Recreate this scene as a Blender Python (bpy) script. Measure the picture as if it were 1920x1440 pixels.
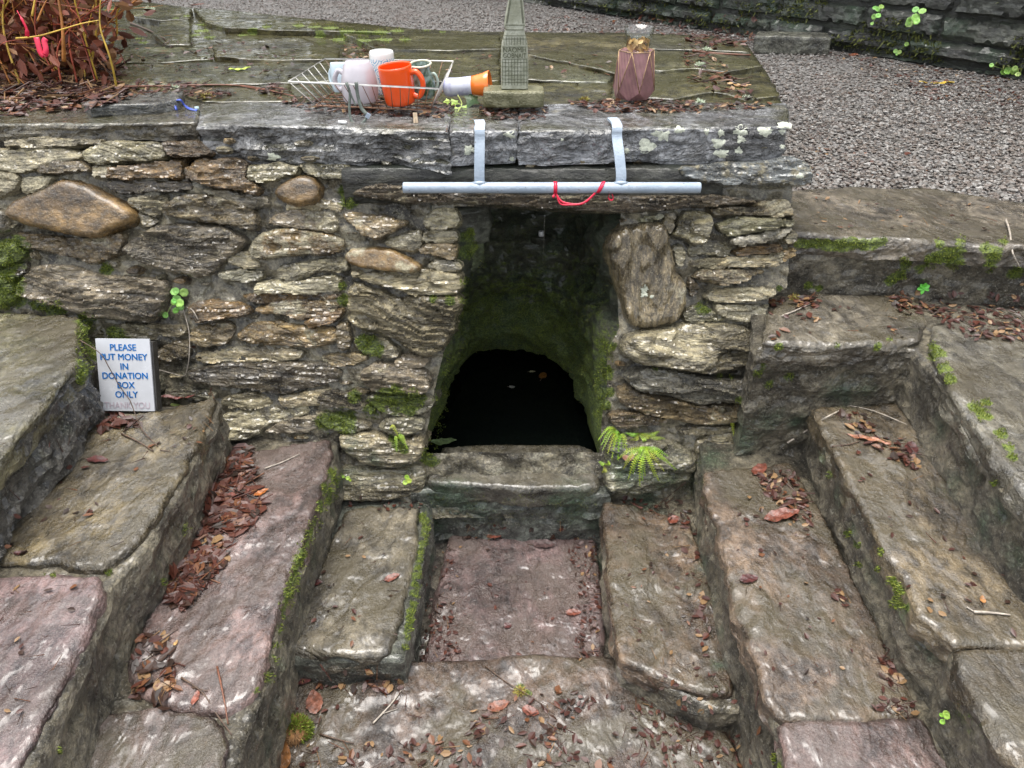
import bpy, math, random
import numpy as np
from mathutils import Vector, Matrix
from mathutils.bvhtree import BVHTree
from mathutils.geometry import delaunay_2d_cdt
from mathutils import noise as MN
def n1(p): return MN.noise(Vector((float(p[0]), float(p[1]), float(p[2])))) * 1.2

random.seed(7)
RNG = np.random.default_rng(11)
SC = bpy.context.scene
COL = SC.collection
for _o in list(bpy.data.objects):
    bpy.data.objects.remove(_o)

# ------------------------------------------------------------------ camera
PITCH = math.radians(33.0)
CAM = np.array([0.0, -1.80, 1.42])
FPX = 1440.0                      # focal length in photograph pixels (1920 wide)
cam_d = bpy.data.cameras.new("camera")
cam_d.sensor_width = 36.0
cam_d.lens = FPX / 1920.0 * 36.0
cam_d.clip_start = 0.02
cam_d.clip_end = 400.0
cam = bpy.data.objects.new("camera", cam_d)
cam.location = CAM.tolist()
cam.rotation_euler = (math.pi / 2 - PITCH, 0, 0)
COL.objects.link(cam)
SC.camera = cam

# ------------------------------------------------------------------ sky and sun (overcast)
SUN_EL, SUN_AZ = math.radians(84), math.radians(300)      # azimuth clockwise from +Y: brightest cloud almost overhead
world = bpy.data.worlds.new("World")
SC.world = world
world.use_nodes = True
wt = world.node_tree
wt.nodes.clear()
w_out = wt.nodes.new("ShaderNodeOutputWorld")
w_bg = wt.nodes.new("ShaderNodeBackground")
w_sky = wt.nodes.new("ShaderNodeTexSky")
w_sky.sky_type = 'NISHITA'
w_sky.sun_disc = False
w_sky.sun_elevation = SUN_EL
w_sky.sun_rotation = SUN_AZ
w_sky.dust_density = 3.0
w_sky.air_density = 1.0
w_bw = wt.nodes.new("ShaderNodeRGBToBW")
w_mix = wt.nodes.new("ShaderNodeMix")
w_mix.data_type = 'RGBA'
w_mix.inputs[0].default_value = 0.80          # cloud cover: most of the blue is gone
wt.links.new(w_sky.outputs[0], w_bw.inputs[0])
wt.links.new(w_sky.outputs[0], w_mix.inputs[6])
wt.links.new(w_bw.outputs[0], w_mix.inputs[7])
wt.links.new(w_mix.outputs[2], w_bg.inputs[0])
w_bg.inputs[1].default_value = 0.15
wt.links.new(w_bg.outputs[0], w_out.inputs[0])

sun_d = bpy.data.lights.new("sun", 'SUN')
sun_d.energy = 0.95
sun_d.angle = math.radians(42)
sun_d.color = (1.0, 0.955, 0.89)
sun = bpy.data.objects.new("sun", sun_d)
sun_dir = Vector((math.sin(SUN_AZ) * math.cos(SUN_EL), math.cos(SUN_AZ) * math.cos(SUN_EL), math.sin(SUN_EL)))
sun.rotation_euler = sun_dir.to_track_quat('Z', 'Y').to_euler()
sun.location = (0, -4, 8)
COL.objects.link(sun)

SC.view_settings.view_transform = 'Standard'
SC.view_settings.look = 'None'
SC.view_settings.gamma = 1.0
SC.view_settings.exposure = 1.88
SC.view_settings.use_curve_mapping = False

# ------------------------------------------------------------------ pixel rays onto real planes
_RT = np.array([1.0, 0, 0])
_UP = np.array([0, math.sin(PITCH), math.cos(PITCH)])
_FW = np.array([0, math.cos(PITCH), -math.sin(PITCH)])
def ray(px, py):
    d = (px - 960.0) / FPX * _RT - (py - 720.0) / FPX * _UP + _FW
    return d / np.linalg.norm(d)
def on_z(px, py, z):
    d = ray(px, py); t = (z - CAM[2]) / d[2]
    return CAM + t * d
def on_y(px, py, y):
    d = ray(px, py); t = (y - CAM[1]) / d[1]
    return CAM + t * d

class Frame:
    def __init__(s, o, u, v, n):
        s.o, s.u, s.v, s.n = [np.array(k, float) for k in (o, u, v, n)]
    def w(s, a, b, h):
        a, b, h = np.asarray(a), np.asarray(b), np.asarray(h)
        return s.o + a[..., None] * s.u + b[..., None] * s.v + h[..., None] * s.n
    def px(s, px, py, off=0.0):
        d = ray(px, py); o = s.o + off * s.n
        t = np.dot(o - CAM, s.n) / np.dot(d, s.n)
        q = CAM + t * d - s.o
        return np.array([np.dot(q, s.u), np.dot(q, s.v)])

BAT = math.atan(0.37)            # the wall leans back as it rises
WALL = Frame((0, 0.03, 0.95), (1, 0, 0), (0, math.sin(BAT), math.cos(BAT)), (0, -math.cos(BAT), math.sin(BAT)))
def ZF(z):
    return Frame((0, 0, z), (1, 0, 0), (0, 1, 0), (0, 0, 1))

def P(txt, ox=0, oy=0, s=1.0):
    """'x,y x,y ...' read off an enlarged crop -> photograph pixels"""
    return [(ox + float(a) / s, oy + float(b) / s) for a, b in (q.split(',') for q in txt.split())]

# ------------------------------------------------------------------ noise
def _hash(ix, iy, iz):
    h = (ix.astype(np.int64) * 374761393 + iy.astype(np.int64) * 668265263 + iz.astype(np.int64) * 1274126177) & 0xffffffff
    h = ((h ^ (h >> 13)) * 1103515245) & 0xffffffff
    h = ((h ^ (h >> 16)) * 2654435761) & 0xffffffff
    return (h ^ (h >> 15)).astype(np.float64) / 4294967296.0
def vnoise(p):
    i = np.floor(p).astype(np.int64); f = p - i
    u = f * f * (3 - 2 * f)
    x, y, z = i[:, 0], i[:, 1], i[:, 2]
    r = 0
    for dx in (0, 1):
        wx = u[:, 0] if dx else 1 - u[:, 0]
        for dy in (0, 1):
            wy = u[:, 1] if dy else 1 - u[:, 1]
            for dz in (0, 1):
                wz = u[:, 2] if dz else 1 - u[:, 2]
                r = r + wx * wy * wz * _hash(x + dx, y + dy, z + dz)
    return r * 2 - 1
def fbm(p, octv=4, gain=0.5):
    p = np.asarray(p, float); a = 1.0; s = 0; t = 0
    for k in range(octv):
        s = s + a * vnoise(p * (2 ** k) + k * 17.3); t += a; a *= gain
    return s / t

# ------------------------------------------------------------------ mesh helpers
SURF_V, SURF_F, _sn = [], [], [0]     # everything solid that small things can lie on
SURF_OBJ = []
def mesh_obj(name, verts, faces, mat, parent=None, smooth=True, color=None, solid=False, origin=None):
    verts = np.asarray(verts, float)
    if solid:
        SURF_V.append(verts); n = _sn[0]
        for f in faces:
            SURF_F.append([k + n for k in f])
        _sn[0] += len(verts)
    if origin is None:
        origin = verts.mean(0) if len(verts) else np.zeros(3)
    origin = np.asarray(origin, float)
    me = bpy.data.meshes.new(name)
    me.from_pydata((verts - origin).tolist(), [], [list(map(int, f)) for f in faces])
    if smooth is not True and smooth is not False:
        me.polygons.foreach_set("use_smooth", list(smooth))
    elif smooth:
        me.polygons.foreach_set("use_smooth", [True] * len(me.polygons))
    if mat is not None:
        me.materials.append(mat)
    ob = bpy.data.objects.new(name, me)
    COL.objects.link(ob)
    ob.location = origin.tolist()
    if parent is not None:
        ob.parent = parent
        ob.location = (origin - np.array(parent.location)).tolist()
    if color is not None:
        ob.color = color
    if solid:
        SURF_OBJ.append(ob)
    return ob
def empty(name, loc, label=None, cat=None, group=None, kind=None):
    e = bpy.data.objects.new(name, None)
    e.empty_display_size = 0.05
    e.location = [float(k) for k in loc]
    COL.objects.link(e)
    return tag(e, label, cat, group, kind)
def tag(o, label=None, cat=None, group=None, kind=None):
    if label: o["label"] = label
    if cat: o["category"] = cat
    if group: o["group"] = group
    if kind: o["kind"] = kind
    return o

def chaikin(q, it):
    q = np.asarray(q, float)
    for _ in range(it):
        r = np.roll(q, -1, 0)
        q = np.stack([q * 0.78 + r * 0.22, q * 0.22 + r * 0.78], 1).reshape(-1, 2)
    return q
def resample(q, ds):
    q = np.vstack([q, q[:1]])
    L = np.linalg.norm(np.diff(q, axis=0), axis=1); c = np.concatenate([[0], np.cumsum(L)])
    n = max(12, int(c[-1] / ds))
    t = np.linspace(0, c[-1], n, endpoint=False)
    return np.stack([np.interp(t, c, q[:, 0]), np.interp(t, c, q[:, 1])], 1)
def ccw(q):
    x, y = q[:, 0], q[:, 1]
    a = np.sum(x * np.roll(y, -1) - y * np.roll(x, -1))
    return q if a > 0 else q[::-1]

def fill(q, ds):
    """points and faces filling the outline q: its own points first, then a jittered grid; distance of each to the outline"""
    N = len(q)
    lo, hi = q.min(0), q.max(0)
    step = ds * 1.06
    gx, gy = np.meshgrid(np.arange(lo[0], hi[0], step), np.arange(lo[1], hi[1], step * 0.9))
    gx = gx + (np.arange(gx.shape[0]) % 2)[:, None] * step * 0.5
    p = np.column_stack([gx.ravel(), gy.ravel()]) + RNG.uniform(-.16, .16, (gx.size, 2)) * step
    A = q; B = np.roll(q, -1, 0)
    def dist_in(p):
        D = np.empty(len(p)); I = np.zeros(len(p), bool)
        for c0 in range(0, len(p), 4000):
            x = p[c0:c0 + 4000]
            ab = B - A
            ap = x[:, None, :] - A[None]
            t = np.clip((ap * ab).sum(2) / ((ab * ab).sum(1) + 1e-12), 0, 1)
            dd = ap - t[..., None] * ab
            D[c0:c0 + 4000] = np.sqrt((dd * dd).sum(2).min(1))
            cond = (A[None, :, 1] > x[:, None, 1]) != (B[None, :, 1] > x[:, None, 1])
            xi = A[None, :, 0] + (x[:, None, 1] - A[None, :, 1]) * ab[None, :, 0] / (ab[None, :, 1] + 1e-12)
            I[c0:c0 + 4000] = (np.sum(cond & (x[:, None, 0] < xi), 1) % 2) == 1
        return D, I
    D, I = dist_in(p)
    keep = I & (D > ds * 0.55)
    p, D = p[keep], D[keep]
    allp = np.vstack([q, p])
    r = delaunay_2d_cdt([Vector(k_) for k_ in allp.tolist()], [], [list(range(N))], 1, 1e-7)
    vv = np.array([tuple(k_) for k_ in r[0]])
    if len(vv) != len(allp):
        back_ = {}
        for i, src in enumerate(r[3]):
            for s0 in src: back_[s0] = i
        # self-crossing outline: fall back to a plain fan
        c = q.mean(0); allp = np.vstack([q, c[None]])
        return allp, [(i, (i + 1) % N, N) for i in range(N)], np.concatenate([np.zeros(N), [np.sqrt(((q - c) ** 2).sum(1)).min()]])
    return allp, [tuple(f) for f in r[2]], np.concatenate([np.zeros(N), D])

_seed = [0]
def block(name, pts, fr, depth, mat, parent=None, color=(.2, .2, .2, 0), px=True, off=0.0, k=7.0, bulge=0.015, base=0.0,
          ds=0.007, soft=1, jit=0.004, jf=28.0, rough=0.004, rf=22.0, lay=0.0, lf=45.0, lang=0.0, tilt=(0, 0), side=0.004,
          rows=3, dvar=0.0, taper=0.0, solid=True, inr=None, grow=0.0, facet=None, seed=None, flat=0):
    """one stone: an outline on a plane, a rounded and broken face towards the plane's normal, and a body behind it"""
    _seed[0] += 1
    sd = (_seed[0] * 7.31) if seed is None else seed
    q = np.array([fr.px(a, b, off) for a, b in pts]) if px else np.array(pts, float)
    q = ccw(q)
    q = resample(chaikin(q, soft), ds)
    N = len(q)
    e = np.roll(q, -1, 0) - np.roll(q, 1, 0)
    nrm = np.stack([e[:, 1], -e[:, 0]], 1); nrm /= np.linalg.norm(nrm, axis=1)[:, None] + 1e-9
    q3 = np.column_stack([q, np.full(N, sd)])
    q = q + nrm * (jit * fbm(q3 * jf, 4, 0.6))[:, None]
    if grow: q = q + nrm * grow
    c = q.mean(0)
    pts2, F, dist = fill(q, ds)
    a, b = pts2[:, 0], pts2[:, 1]
    R = max(dist.max(), 1e-4) if inr is None else inr
    s_ = np.clip(1 - dist / R, 0, 1)
    h = base + bulge * np.sqrt(np.maximum(0.0, 1 - s_ ** k))
    ca, cb = math.cos(lang), math.sin(lang)
    along, across = a * ca + b * cb, -a * cb + b * ca
    g = np.column_stack([along, across, np.full(len(a), sd)])
    d = rough * fbm(np.column_stack([along * rf * 0.6, across * rf * 1.3, g[:, 2]]), 5, 0.58) * 1.6
    if facet:                                   # broad cleavage planes
        t = fbm(np.column_stack([along * facet[1] * 0.7, across * facet[1] * 1.4, g[:, 2] + 21]), 2) * 2.2
        fl = np.floor(t); fr_ = t - fl
        d = d + facet[0] * (fl + np.clip((fr_ - 0.78) / 0.22, 0, 1)) 
    if lay:
        t = across * lf + 1.7 * fbm(np.column_stack([along * 9, across * 16, g[:, 2] + 3]), 3)
        saw = t - np.floor(t)
        am = 0.5 + 0.5 * fbm(np.column_stack([along * 7, across * 14, g[:, 2] + 9]), 2)
        d = d + lay * (saw - 0.5) * np.clip(am * 1.6, 0.1, 1.4)
    h = h + d + tilt[0] * (a - c[0]) + tilt[1] * (b - c[1])
    V = fr.w(a, b, h + off)
    nf0 = len(F)
    # body behind / below
    n0 = len(V); SV = []
    dep = depth * (1 + dvar * fbm(q3 * 9 + 5, 3)) if dvar else np.full(N, depth)
    for r in range(1, rows + 1):
        f = r / rows
        hh = h[:N] + off - dep * f
        o3 = np.column_stack([q * 14, (hh * 34) + sd])
        sh = side * fbm(o3, 4, 0.6) * 2.0
        if lay and side:
            sh = sh + side * 0.9 * fbm(np.column_stack([q * 6, hh * 95 + sd]), 2)
        sh = sh - taper * f
        qq = q + nrm * sh[:, None]
        SV.append(fr.w(qq[:, 0], qq[:, 1], hh))
    SV.append(fr.w(np.array([c[0]]), np.array([c[1]]), np.array([base + off - depth])))
    prev = 0
    for r in range(rows):
        cur = n0 + r * N
        for j in range(N):
            j2 = (j + 1) % N
            F.append((prev + j2, prev + j, cur + j, cur + j2))
        prev = cur
    last = n0 + rows * N
    for j in range(N):
        F.append((prev + (j + 1) % N, prev + j, last))
    V = np.vstack([V] + SV)
    sm = True if flat == 0 else (False if flat == 2 else [True] * nf0 + [False] * (len(F) - nf0))
    return mesh_obj(name, V, F, mat, parent, smooth=sm, color=color, solid=solid)

def tube(pts, rad, seg=6, closed=False):
    """verts, faces of a round rod through pts; rad may vary"""
    pts = [np.asarray(p, float) for p in pts]; n = len(pts)
    rads = rad if hasattr(rad, '__len__') else [rad] * n
    V, F = [], []
    prev = None
    for i in range(n):
        t = pts[min(i + 1, n - 1)] - pts[max(i - 1, 0)]
        if closed: t = pts[(i + 1) % n] - pts[i - 1]
        t = t / (np.linalg.norm(t) + 1e-12)
        if prev is None:
            a = np.array([0, 0, 1.0]) if abs(t[2]) < 0.9 else np.array([1.0, 0, 0])
            u = np.cross(t, a)
        else:
            u = prev - np.dot(prev, t) * t
        u = u / (np.linalg.norm(u) + 1e-12); prev = u
        v = np.cross(t, u)
        for s in range(seg):
            an = 2 * math.pi * s / seg
            V.append(pts[i] + rads[i] * (math.cos(an) * u + math.sin(an) * v))
    m = n if closed else n - 1
    for i in range(m):
        i2 = (i + 1) % n
        for s in range(seg):
            s2 = (s + 1) % seg
            F.append((i * seg + s, i * seg + s2, i2 * seg + s2, i2 * seg + s))
    if not closed:
        F.append(tuple(range(seg - 1, -1, -1)))
        F.append(tuple((n - 1) * seg + s for s in range(seg)))
    return V, F
class MB:
    """collects pieces that belong to one mesh"""
    def __init__(s): s.V, s.F = [], []
    def add(s, V, F):
        n = len(s.V); s.V.extend([np.asarray(v, float) for v in V]); s.F.extend([tuple(k + n for k in f) for f in F]); return s
    def tube(s, pts, rad, seg=6, closed=False): return s.add(*tube(pts, rad, seg, closed))
    def box(s, c, sz, R=None):
        c = np.asarray(c, float); sx, sy, sz_ = [k / 2 for k in sz]
        vs = [np.array([x, y, z]) for x in (-sx, sx) for y in (-sy, sy) for z in (-sz_, sz_)]
        if R is not None: vs = [R @ v for v in vs]
        return s.add([c + v for v in vs], [(0, 1, 3, 2), (4, 6, 7, 5), (0, 4, 5, 1), (2, 3, 7, 6), (0, 2, 6, 4), (1, 5, 7, 3)])
    def obj(s, name, mat, parent=None, smooth=True, origin=None, color=None, solid=False):
        return mesh_obj(name, np.array(s.V), s.F, mat, parent, smooth, color, solid, origin)
def spline(pts, n=8):
    """Catmull-Rom through pts"""
    p = [np.asarray(k, float) for k in pts]
    p = [2 * p[0] - p[1]] + p + [2 * p[-1] - p[-2]]
    out = []
    for i in range(1, len(p) - 2):
        for t in np.linspace(0, 1, n, endpoint=False):
            a, b, c, d = p[i - 1], p[i], p[i + 1], p[i + 2]
            out.append(0.5 * (2 * b + (c - a) * t + (2 * a - 5 * b + 4 * c - d) * t * t + (-a + 3 * b - 3 * c + d) * t ** 3))
    out.append(p[-2])
    return out
# ------------------------------------------------------------------ materials
class NT:
    def __init__(s, name):
        s.m = bpy.data.materials.new(name); s.m.use_nodes = True
        s.t = s.m.node_tree; s.t.nodes.clear()
        s.out = s.t.nodes.new("ShaderNodeOutputMaterial")
        s.b = s.t.nodes.new("ShaderNodeBsdfPrincipled")
        s.t.links.new(s.b.outputs[0], s.out.inputs[0])
    def new(s, t): return s.t.nodes.new(t)
    def put(s, sock, val):
        if hasattr(val, 'is_output'): s.t.links.new(val, sock)
        elif isinstance(val, (tuple, list)) and len(val) == 3 and sock.type == 'RGBA': sock.default_value = (*val, 1)
        else: sock.default_value = val
    def set(s, **kw):
        for k_, v in kw.items(): s.put(s.b.inputs[k_.replace('_', ' ')], v)
        return s
    def obj(s): return s.new("ShaderNodeTexCoord").outputs['Object']
    def info(s, k_): return s.new("ShaderNodeObjectInfo").outputs[k_]
    def attr(s, n):
        a = s.new("ShaderNodeAttribute"); a.attribute_name = n; return a.outputs['Fac']
    def vmath(s, op, a, b):
        n = s.new("ShaderNodeVectorMath"); n.operation = op; s.put(n.inputs[0], a); s.put(n.inputs[1], b); return n.outputs[0]
    def math(s, op, a, b=0.0, clamp=False):
        n = s.new("ShaderNodeMath"); n.operation = op; n.use_clamp = clamp; s.put(n.inputs[0], a); s.put(n.inputs[1], b); return n.outputs[0]
    def mapv(s, v, scale=(1, 1, 1), rot=(0, 0, 0)):
        n = s.new("ShaderNodeMapping"); s.put(n.inputs[0], v); n.inputs['Rotation'].default_value = rot; n.inputs['Scale'].default_value = scale; return n.outputs[0]
    def noise(s, v, scale, det=4, rough=0.55, dist=0.0):
        n = s.new("ShaderNodeTexNoise"); s.put(n.inputs['Vector'], v); n.inputs['Scale'].default_value = scale
        n.inputs['Detail'].default_value = det; n.inputs['Roughness'].default_value = rough; n.inputs['Distortion'].default_value = dist
        return n.outputs['Fac']
    def voro(s, v, scale, feat='F1', out='Distance'):
        n = s.new("ShaderNodeTexVoronoi"); n.feature = feat; s.put(n.inputs['Vector'], v); n.inputs['Scale'].default_value = scale; return n.outputs[out]
    def rng(s, v, a, b, c=0.0, d=1.0):
        n = s.new("ShaderNodeMapRange"); n.interpolation_type = 'SMOOTHSTEP'; s.put(n.inputs[0], v)
        for i, k_ in enumerate((a, b, c, d)): s.put(n.inputs[i + 1], k_)
        return n.outputs[0]
    def mix(s, f, a, b, mode='MIX'):
        n = s.new("ShaderNodeMix"); n.data_type = 'RGBA'; n.blend_type = mode
        s.put(n.inputs[0], f); s.put(n.inputs[6], a); s.put(n.inputs[7], b); return n.outputs[2]
    def gray(s, v):
        n = s.new("ShaderNodeCombineColor")
        for i in range(3): s.put(n.inputs[i], v)
        return n.outputs[0]
    def bump(s, h, dist=0.004, strength=1.0, prev=None):
        n = s.new("ShaderNodeBump"); n.inputs['Strength'].default_value = strength; n.inputs['Distance'].default_value = dist
        s.put(n.inputs['Height'], h)
        if prev is not None: s.put(n.inputs['Normal'], prev)
        return n.outputs[0]

MOSS_BRIGHT, MOSS_DARK = (0.15, 0.19, 0.020), (0.040, 0.058, 0.012)
def stone_mat(name, stretch=(0.55, 1.0, 1.7), wet=(0.10, 0.42), bumpd=0.006, crust=(0.34, 0.32, 0.26), grit=0.5, fine=230, film=None, spec=0.5, con=1.0, bs=60, ridge=0.0, rs=(9, 1.4), coat=0.85, cs=26, cb=0.008, cr=(0.025, 0.09)):
    n = NT(name)
    v = n.vmath('ADD', n.obj(), n.vmath('MULTIPLY', n.gray(n.info('Random')), (31.0, 17.0, 53.0)))
    vs = n.mapv(v, stretch)
    base = n.info('Color'); al = n.info('Alpha')
    a = n.noise(vs, 7, 5, 0.65, 0.4)
    lo, hi = 0.78 - 0.50 * con, 0.78 + 0.42 * con
    c = n.mix(n.rng(a, 0.36, 0.66), n.mix(1.0, base, (lo, lo * .97, lo * .92), 'MULTIPLY'), n.mix(1.0, base, (hi, hi, hi * .98), 'MULTIPLY'))
    b = n.noise(vs, 42, 4, 0.7)
    c = n.mix(1.0, c, n.gray(n.rng(b, 0.32, 0.68, 0.40, 1.6)), 'MULTIPLY')
    if film:                                   # thin algal film of its own shape
        f = n.noise(v, 4.2, 4, 0.62, 0.6)
        gn = n.new("ShaderNodeNewGeometry"); sx = n.new("ShaderNodeSeparateXYZ"); n.put(sx.inputs[0], gn.outputs['Normal'])
        c = n.mix(n.math('MULTIPLY', n.rng(f, 0.42, 0.62, 0.0, 0.85), n.rng(sx.outputs[2], 0.45, 0.85)), c, film)   # grows on level faces only
    g = n.noise(v, fine, 2, 0.7)
    c = n.mix(n.rng(g, 0.55, 0.70, 0.0, grit), c, n.mix(0.35, crust, base))
    c = n.mix(n.rng(g, 0.44, 0.33, 0.0, 0.55 * grit), c, n.mix(1.0, c, (0.3, 0.28, 0.25), 'MULTIPLY'))
    ln = n.noise(v, 13, 5, 0.7, 0.3)
    lich = n.rng(n.math('ADD', ln, n.math('MULTIPLY', al, 0.34)), 0.70, 0.80)
    c = n.mix(lich, c, n.mix(n.rng(g, 0.35, 0.65), n.mix(1.0, crust, (0.5, 0.48, 0.43), 'MULTIPLY'), crust))
    spot = n.math('MULTIPLY', n.rng(ln, 0.26, 0.235), n.rng(al, 0.2, 0.6, 0.0, 0.9))
    c = n.mix(spot, c, (0.50, 0.52, 0.43))     # white crustose lichen
    mo = n.attr('moss')
    mm = n.rng(n.math('ADD', mo, n.math('MULTIPLY', n.math('SUBTRACT', b, 0.5), 1.3)), 0.32, 0.55)
    c = n.mix(mm, c, n.mix(n.rng(g, 0.35, 0.7), MOSS_DARK, MOSS_BRIGHT))
    am = n.rng(n.math('ADD', n.attr('algae'), n.math('MULTIPLY', n.math('SUBTRACT', ln, 0.5), 1.1)), 0.25, 0.85, 0.0, 0.85)
    c = n.mix(am, c, n.mix(n.rng(g, 0.4, 0.65), (0.018, 0.034, 0.019), (0.075, 0.125, 0.068)))
    h = n.math('ADD', n.noise(vs, bs, 6, 0.68), n.math('MULTIPLY', g, 0.22))
    if ridge:                                  # wavy cleavage lines
        rn = n.noise(n.mapv(v, tuple(k_ * (0.6 if k_ < 1 else 1.0) for k_ in stretch)), rs[0], 3, 0.6, rs[1])
        rl = n.math('ABSOLUTE', n.math('SUBTRACT', rn, 0.5))
        rl = n.rng(rl, 0.0, 0.09)
        h = n.math('ADD', h, n.math('MULTIPLY', rl, ridge))
        c = n.mix(n.rng(rl, 0.5, 0.0, 0.0, 0.30), c, n.mix(1.0, c, (0.35, 0.33, 0.30), 'MULTIPLY'))
    r = n.rng(ln, 0.35, 0.65, wet[0], wet[1])
    r = n.math('MAXIMUM', r, n.math('MULTIPLY', n.math('MAXIMUM', lich, mm), 0.6))
    nb = n.bump(h, bumpd)
    n.set(Base_Color=c, Roughness=n.math('ADD', r, 0.12), Normal=nb, Specular_IOR_Level=spec)
    if coat:                                   # film of rain water, patchy
        wf_ = n.math('MULTIPLY', n.rng(a, 0.34, 0.56, 0.35, coat), n.math('SUBTRACT', 1.0, n.math('MULTIPLY', mm, 0.8)))
        n.set(Coat_Weight=wf_, Coat_Roughness=n.rng(ln, 0.35, 0.65, cr[0], cr[1]), Coat_IOR=1.5)
        n.put(n.b.inputs['Coat Normal'], n.bump(n.noise(vs, cs, 2, 0.5, 0.3), cb))
    return n.m

M = {}
CRUST = (0.42, 0.375, 0.25)
M['stone'] = stone_mat('wet_slate', (0.7, 1.0, 1.5), wet=(.05, .26), bumpd=.018, crust=CRUST, grit=.7, ridge=.28, rs=(8, 2.2), fine=210)
M['stone_up'] = stone_mat('wet_slate_upright', (1.7, 1.0, 0.55), wet=(.05, .26), bumpd=.018, crust=CRUST, grit=.7, ridge=.28, rs=(8, 2.2), fine=210)
M['stone_worn'] = stone_mat('worn_wet_cobble', (0.8, 1.0, 1.2), wet=(.06, .26), bumpd=.006, crust=CRUST, grit=.3, fine=210, cs=14, cb=.005, coat=.45, con=.8)
M['cap'] = stone_mat('wet_capstone', (1.0, 1.0, 1.3), (0.05, 0.22), 0.012, grit=0.3, film=(0.050, 0.046, 0.013), bs=38, ridge=.35, rs=(14, 2.5))
M['paving'] = stone_mat('wet_paving', (0.8, 0.8, 1.5), (0.04, 0.20), 0.0045, grit=0.25, film=(0.050, 0.046, 0.013), bs=26, cs=14, cb=.0035, coat=.75)
SL = dict(stretch=(0.9, 0.6, 1.0), wet=(0.05, 0.30), bumpd=0.012, crust=(0.26, 0.24, 0.20), grit=0.34, bs=34, ridge=.16, rs=(7, 2.2), con=.95, cs=34, cb=.009, coat=.9, cr=(.07, .22))
M['slab'] = stone_mat('wet_tread', film=(0.070, 0.058, 0.034), **SL)
M['slab_bare'] = stone_mat('wet_purple_tread', film=(0.080, 0.058, 0.047), **SL)
M['concrete'] = stone_mat('wet_concrete', (1, 1, 1), (0.12, 0.38), 0.020, (0.27, 0.255, 0.21), grit=0.95, fine=200, bs=75, coat=.6)
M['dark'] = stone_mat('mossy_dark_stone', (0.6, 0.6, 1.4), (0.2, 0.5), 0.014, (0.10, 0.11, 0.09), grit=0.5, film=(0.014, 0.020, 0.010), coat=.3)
M['mortar'] = stone_mat('old_mortar', (1, 1, 1), (0.12, 0.42), 0.024, (0.34, 0.315, 0.23), grit=0.9, fine=170, con=1.2, bs=48, coat=.7)

def plain(name, col, rough=0.5, metal=0.0, var=0.25, scale=30, bump=0.0, spec=0.5, coat=0.0, **kw):
    n = NT(name); v = n.obj()
    f = n.noise(v, scale, 5, 0.6)
    c = n.mix(n.rng(f, 0.3, 0.7), tuple(k * (1 - var) for k in col), tuple(min(1, k * (1 + var)) for k in col))
    n.set(Base_Color=c, Roughness=n.rng(f, 0.3, 0.7, rough * 0.8, min(1, rough * 1.2)), Metallic=metal, Specular_IOR_Level=spec, Coat_Weight=coat)
    if bump: n.set(Normal=n.bump(n.noise(v, scale * 4, 5, 0.65), bump))
    for k_, val in kw.items(): n.put(n.b.inputs[k_.replace('_', ' ')], val)
    return n.m
def leafy(name, vary=0.5, rough=0.35, trans=0.2):
    """colour comes from the object; a leaf's own blotches on top"""
    n = NT(name); v = n.obj(); base = n.info('Color')
    f = n.noise(v, 90, 5, 0.6)
    c = n.mix(n.rng(f, 0.3, 0.7), n.mix(1.0, base, (1 - vary,) * 3, 'MULTIPLY'), n.mix(1.0, base, (1 + vary,) * 3, 'MULTIPLY'))
    n.set(Base_Color=c, Roughness=rough, Normal=n.bump(n.noise(v, 260, 3), 0.0012))
    return n.m
def scatter_mat(name, pal, rough=0.5):
    """per-piece colour held in a mesh attribute picks from a palette"""
    n = NT(name)
    a = n.attr('tone')
    r = n.new("ShaderNodeValToRGB"); r.color_ramp.interpolation = 'CONSTANT'
    el = r.color_ramp.elements
    for i, c in enumerate(pal):
        e = el[i] if i < 2 else el.new(0.5)
        e.position = i / len(pal); e.color = (*c, 1)
    n.put(r.inputs[0], a)
    n.set(Base_Color=r.outputs[0], Roughness=rough, Specular_IOR_Level=.35)
    return n.m
M['leaf'] = leafy('dead_leaf')
M['green'] = leafy('green_leaf', 0.25, 0.4)
M['twig'] = plain('twig_bark', (0.075, 0.045, 0.028), 0.5, var=0.5, scale=80, bump=0.001)
M['bush_leaf'] = scatter_mat('dead_bush_leaves', [(0.15, 0.042, 0.022), (0.20, 0.075, 0.03), (0.09, 0.028, 0.016), (0.22, 0.11, 0.05), (0.13, 0.03, 0.02)], 0.5)
M['moss_tuft'] = scatter_mat('moss_blades', [(0.045, 0.070, 0.012), (0.10, 0.14, 0.018), (0.16, 0.205, 0.025), (0.24, 0.26, 0.045), (0.085, 0.095, 0.02)], 0.55)
M['moss_dark'] = scatter_mat('dark_moss_blades', [(0.055, 0.062, 0.014), (0.085, 0.10, 0.020), (0.115, 0.125, 0.030), (0.060, 0.070, 0.022), (0.14, 0.15, 0.045)], 0.6)
M['litter'] = scatter_mat('leaf_litter', [(0.070, 0.022, 0.013), (0.115, 0.048, 0.022), (0.034, 0.017, 0.011), (0.19, 0.115, 0.055), (0.050, 0.019, 0.014), (0.20, 0.15, 0.09), (0.024, 0.015, 0.011), (0.125, 0.032, 0.018)], 0.42)
M['pebble'] = scatter_mat('gravel_chips', [(0.115, 0.106, 0.095), (0.145, 0.136, 0.124), (0.085, 0.076, 0.066), (0.175, 0.166, 0.153), (0.12, 0.10, 0.085), (0.098, 0.082, 0.066), (0.22, 0.21, 0.195), (0.08, 0.062, 0.050)], 0.4)
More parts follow.
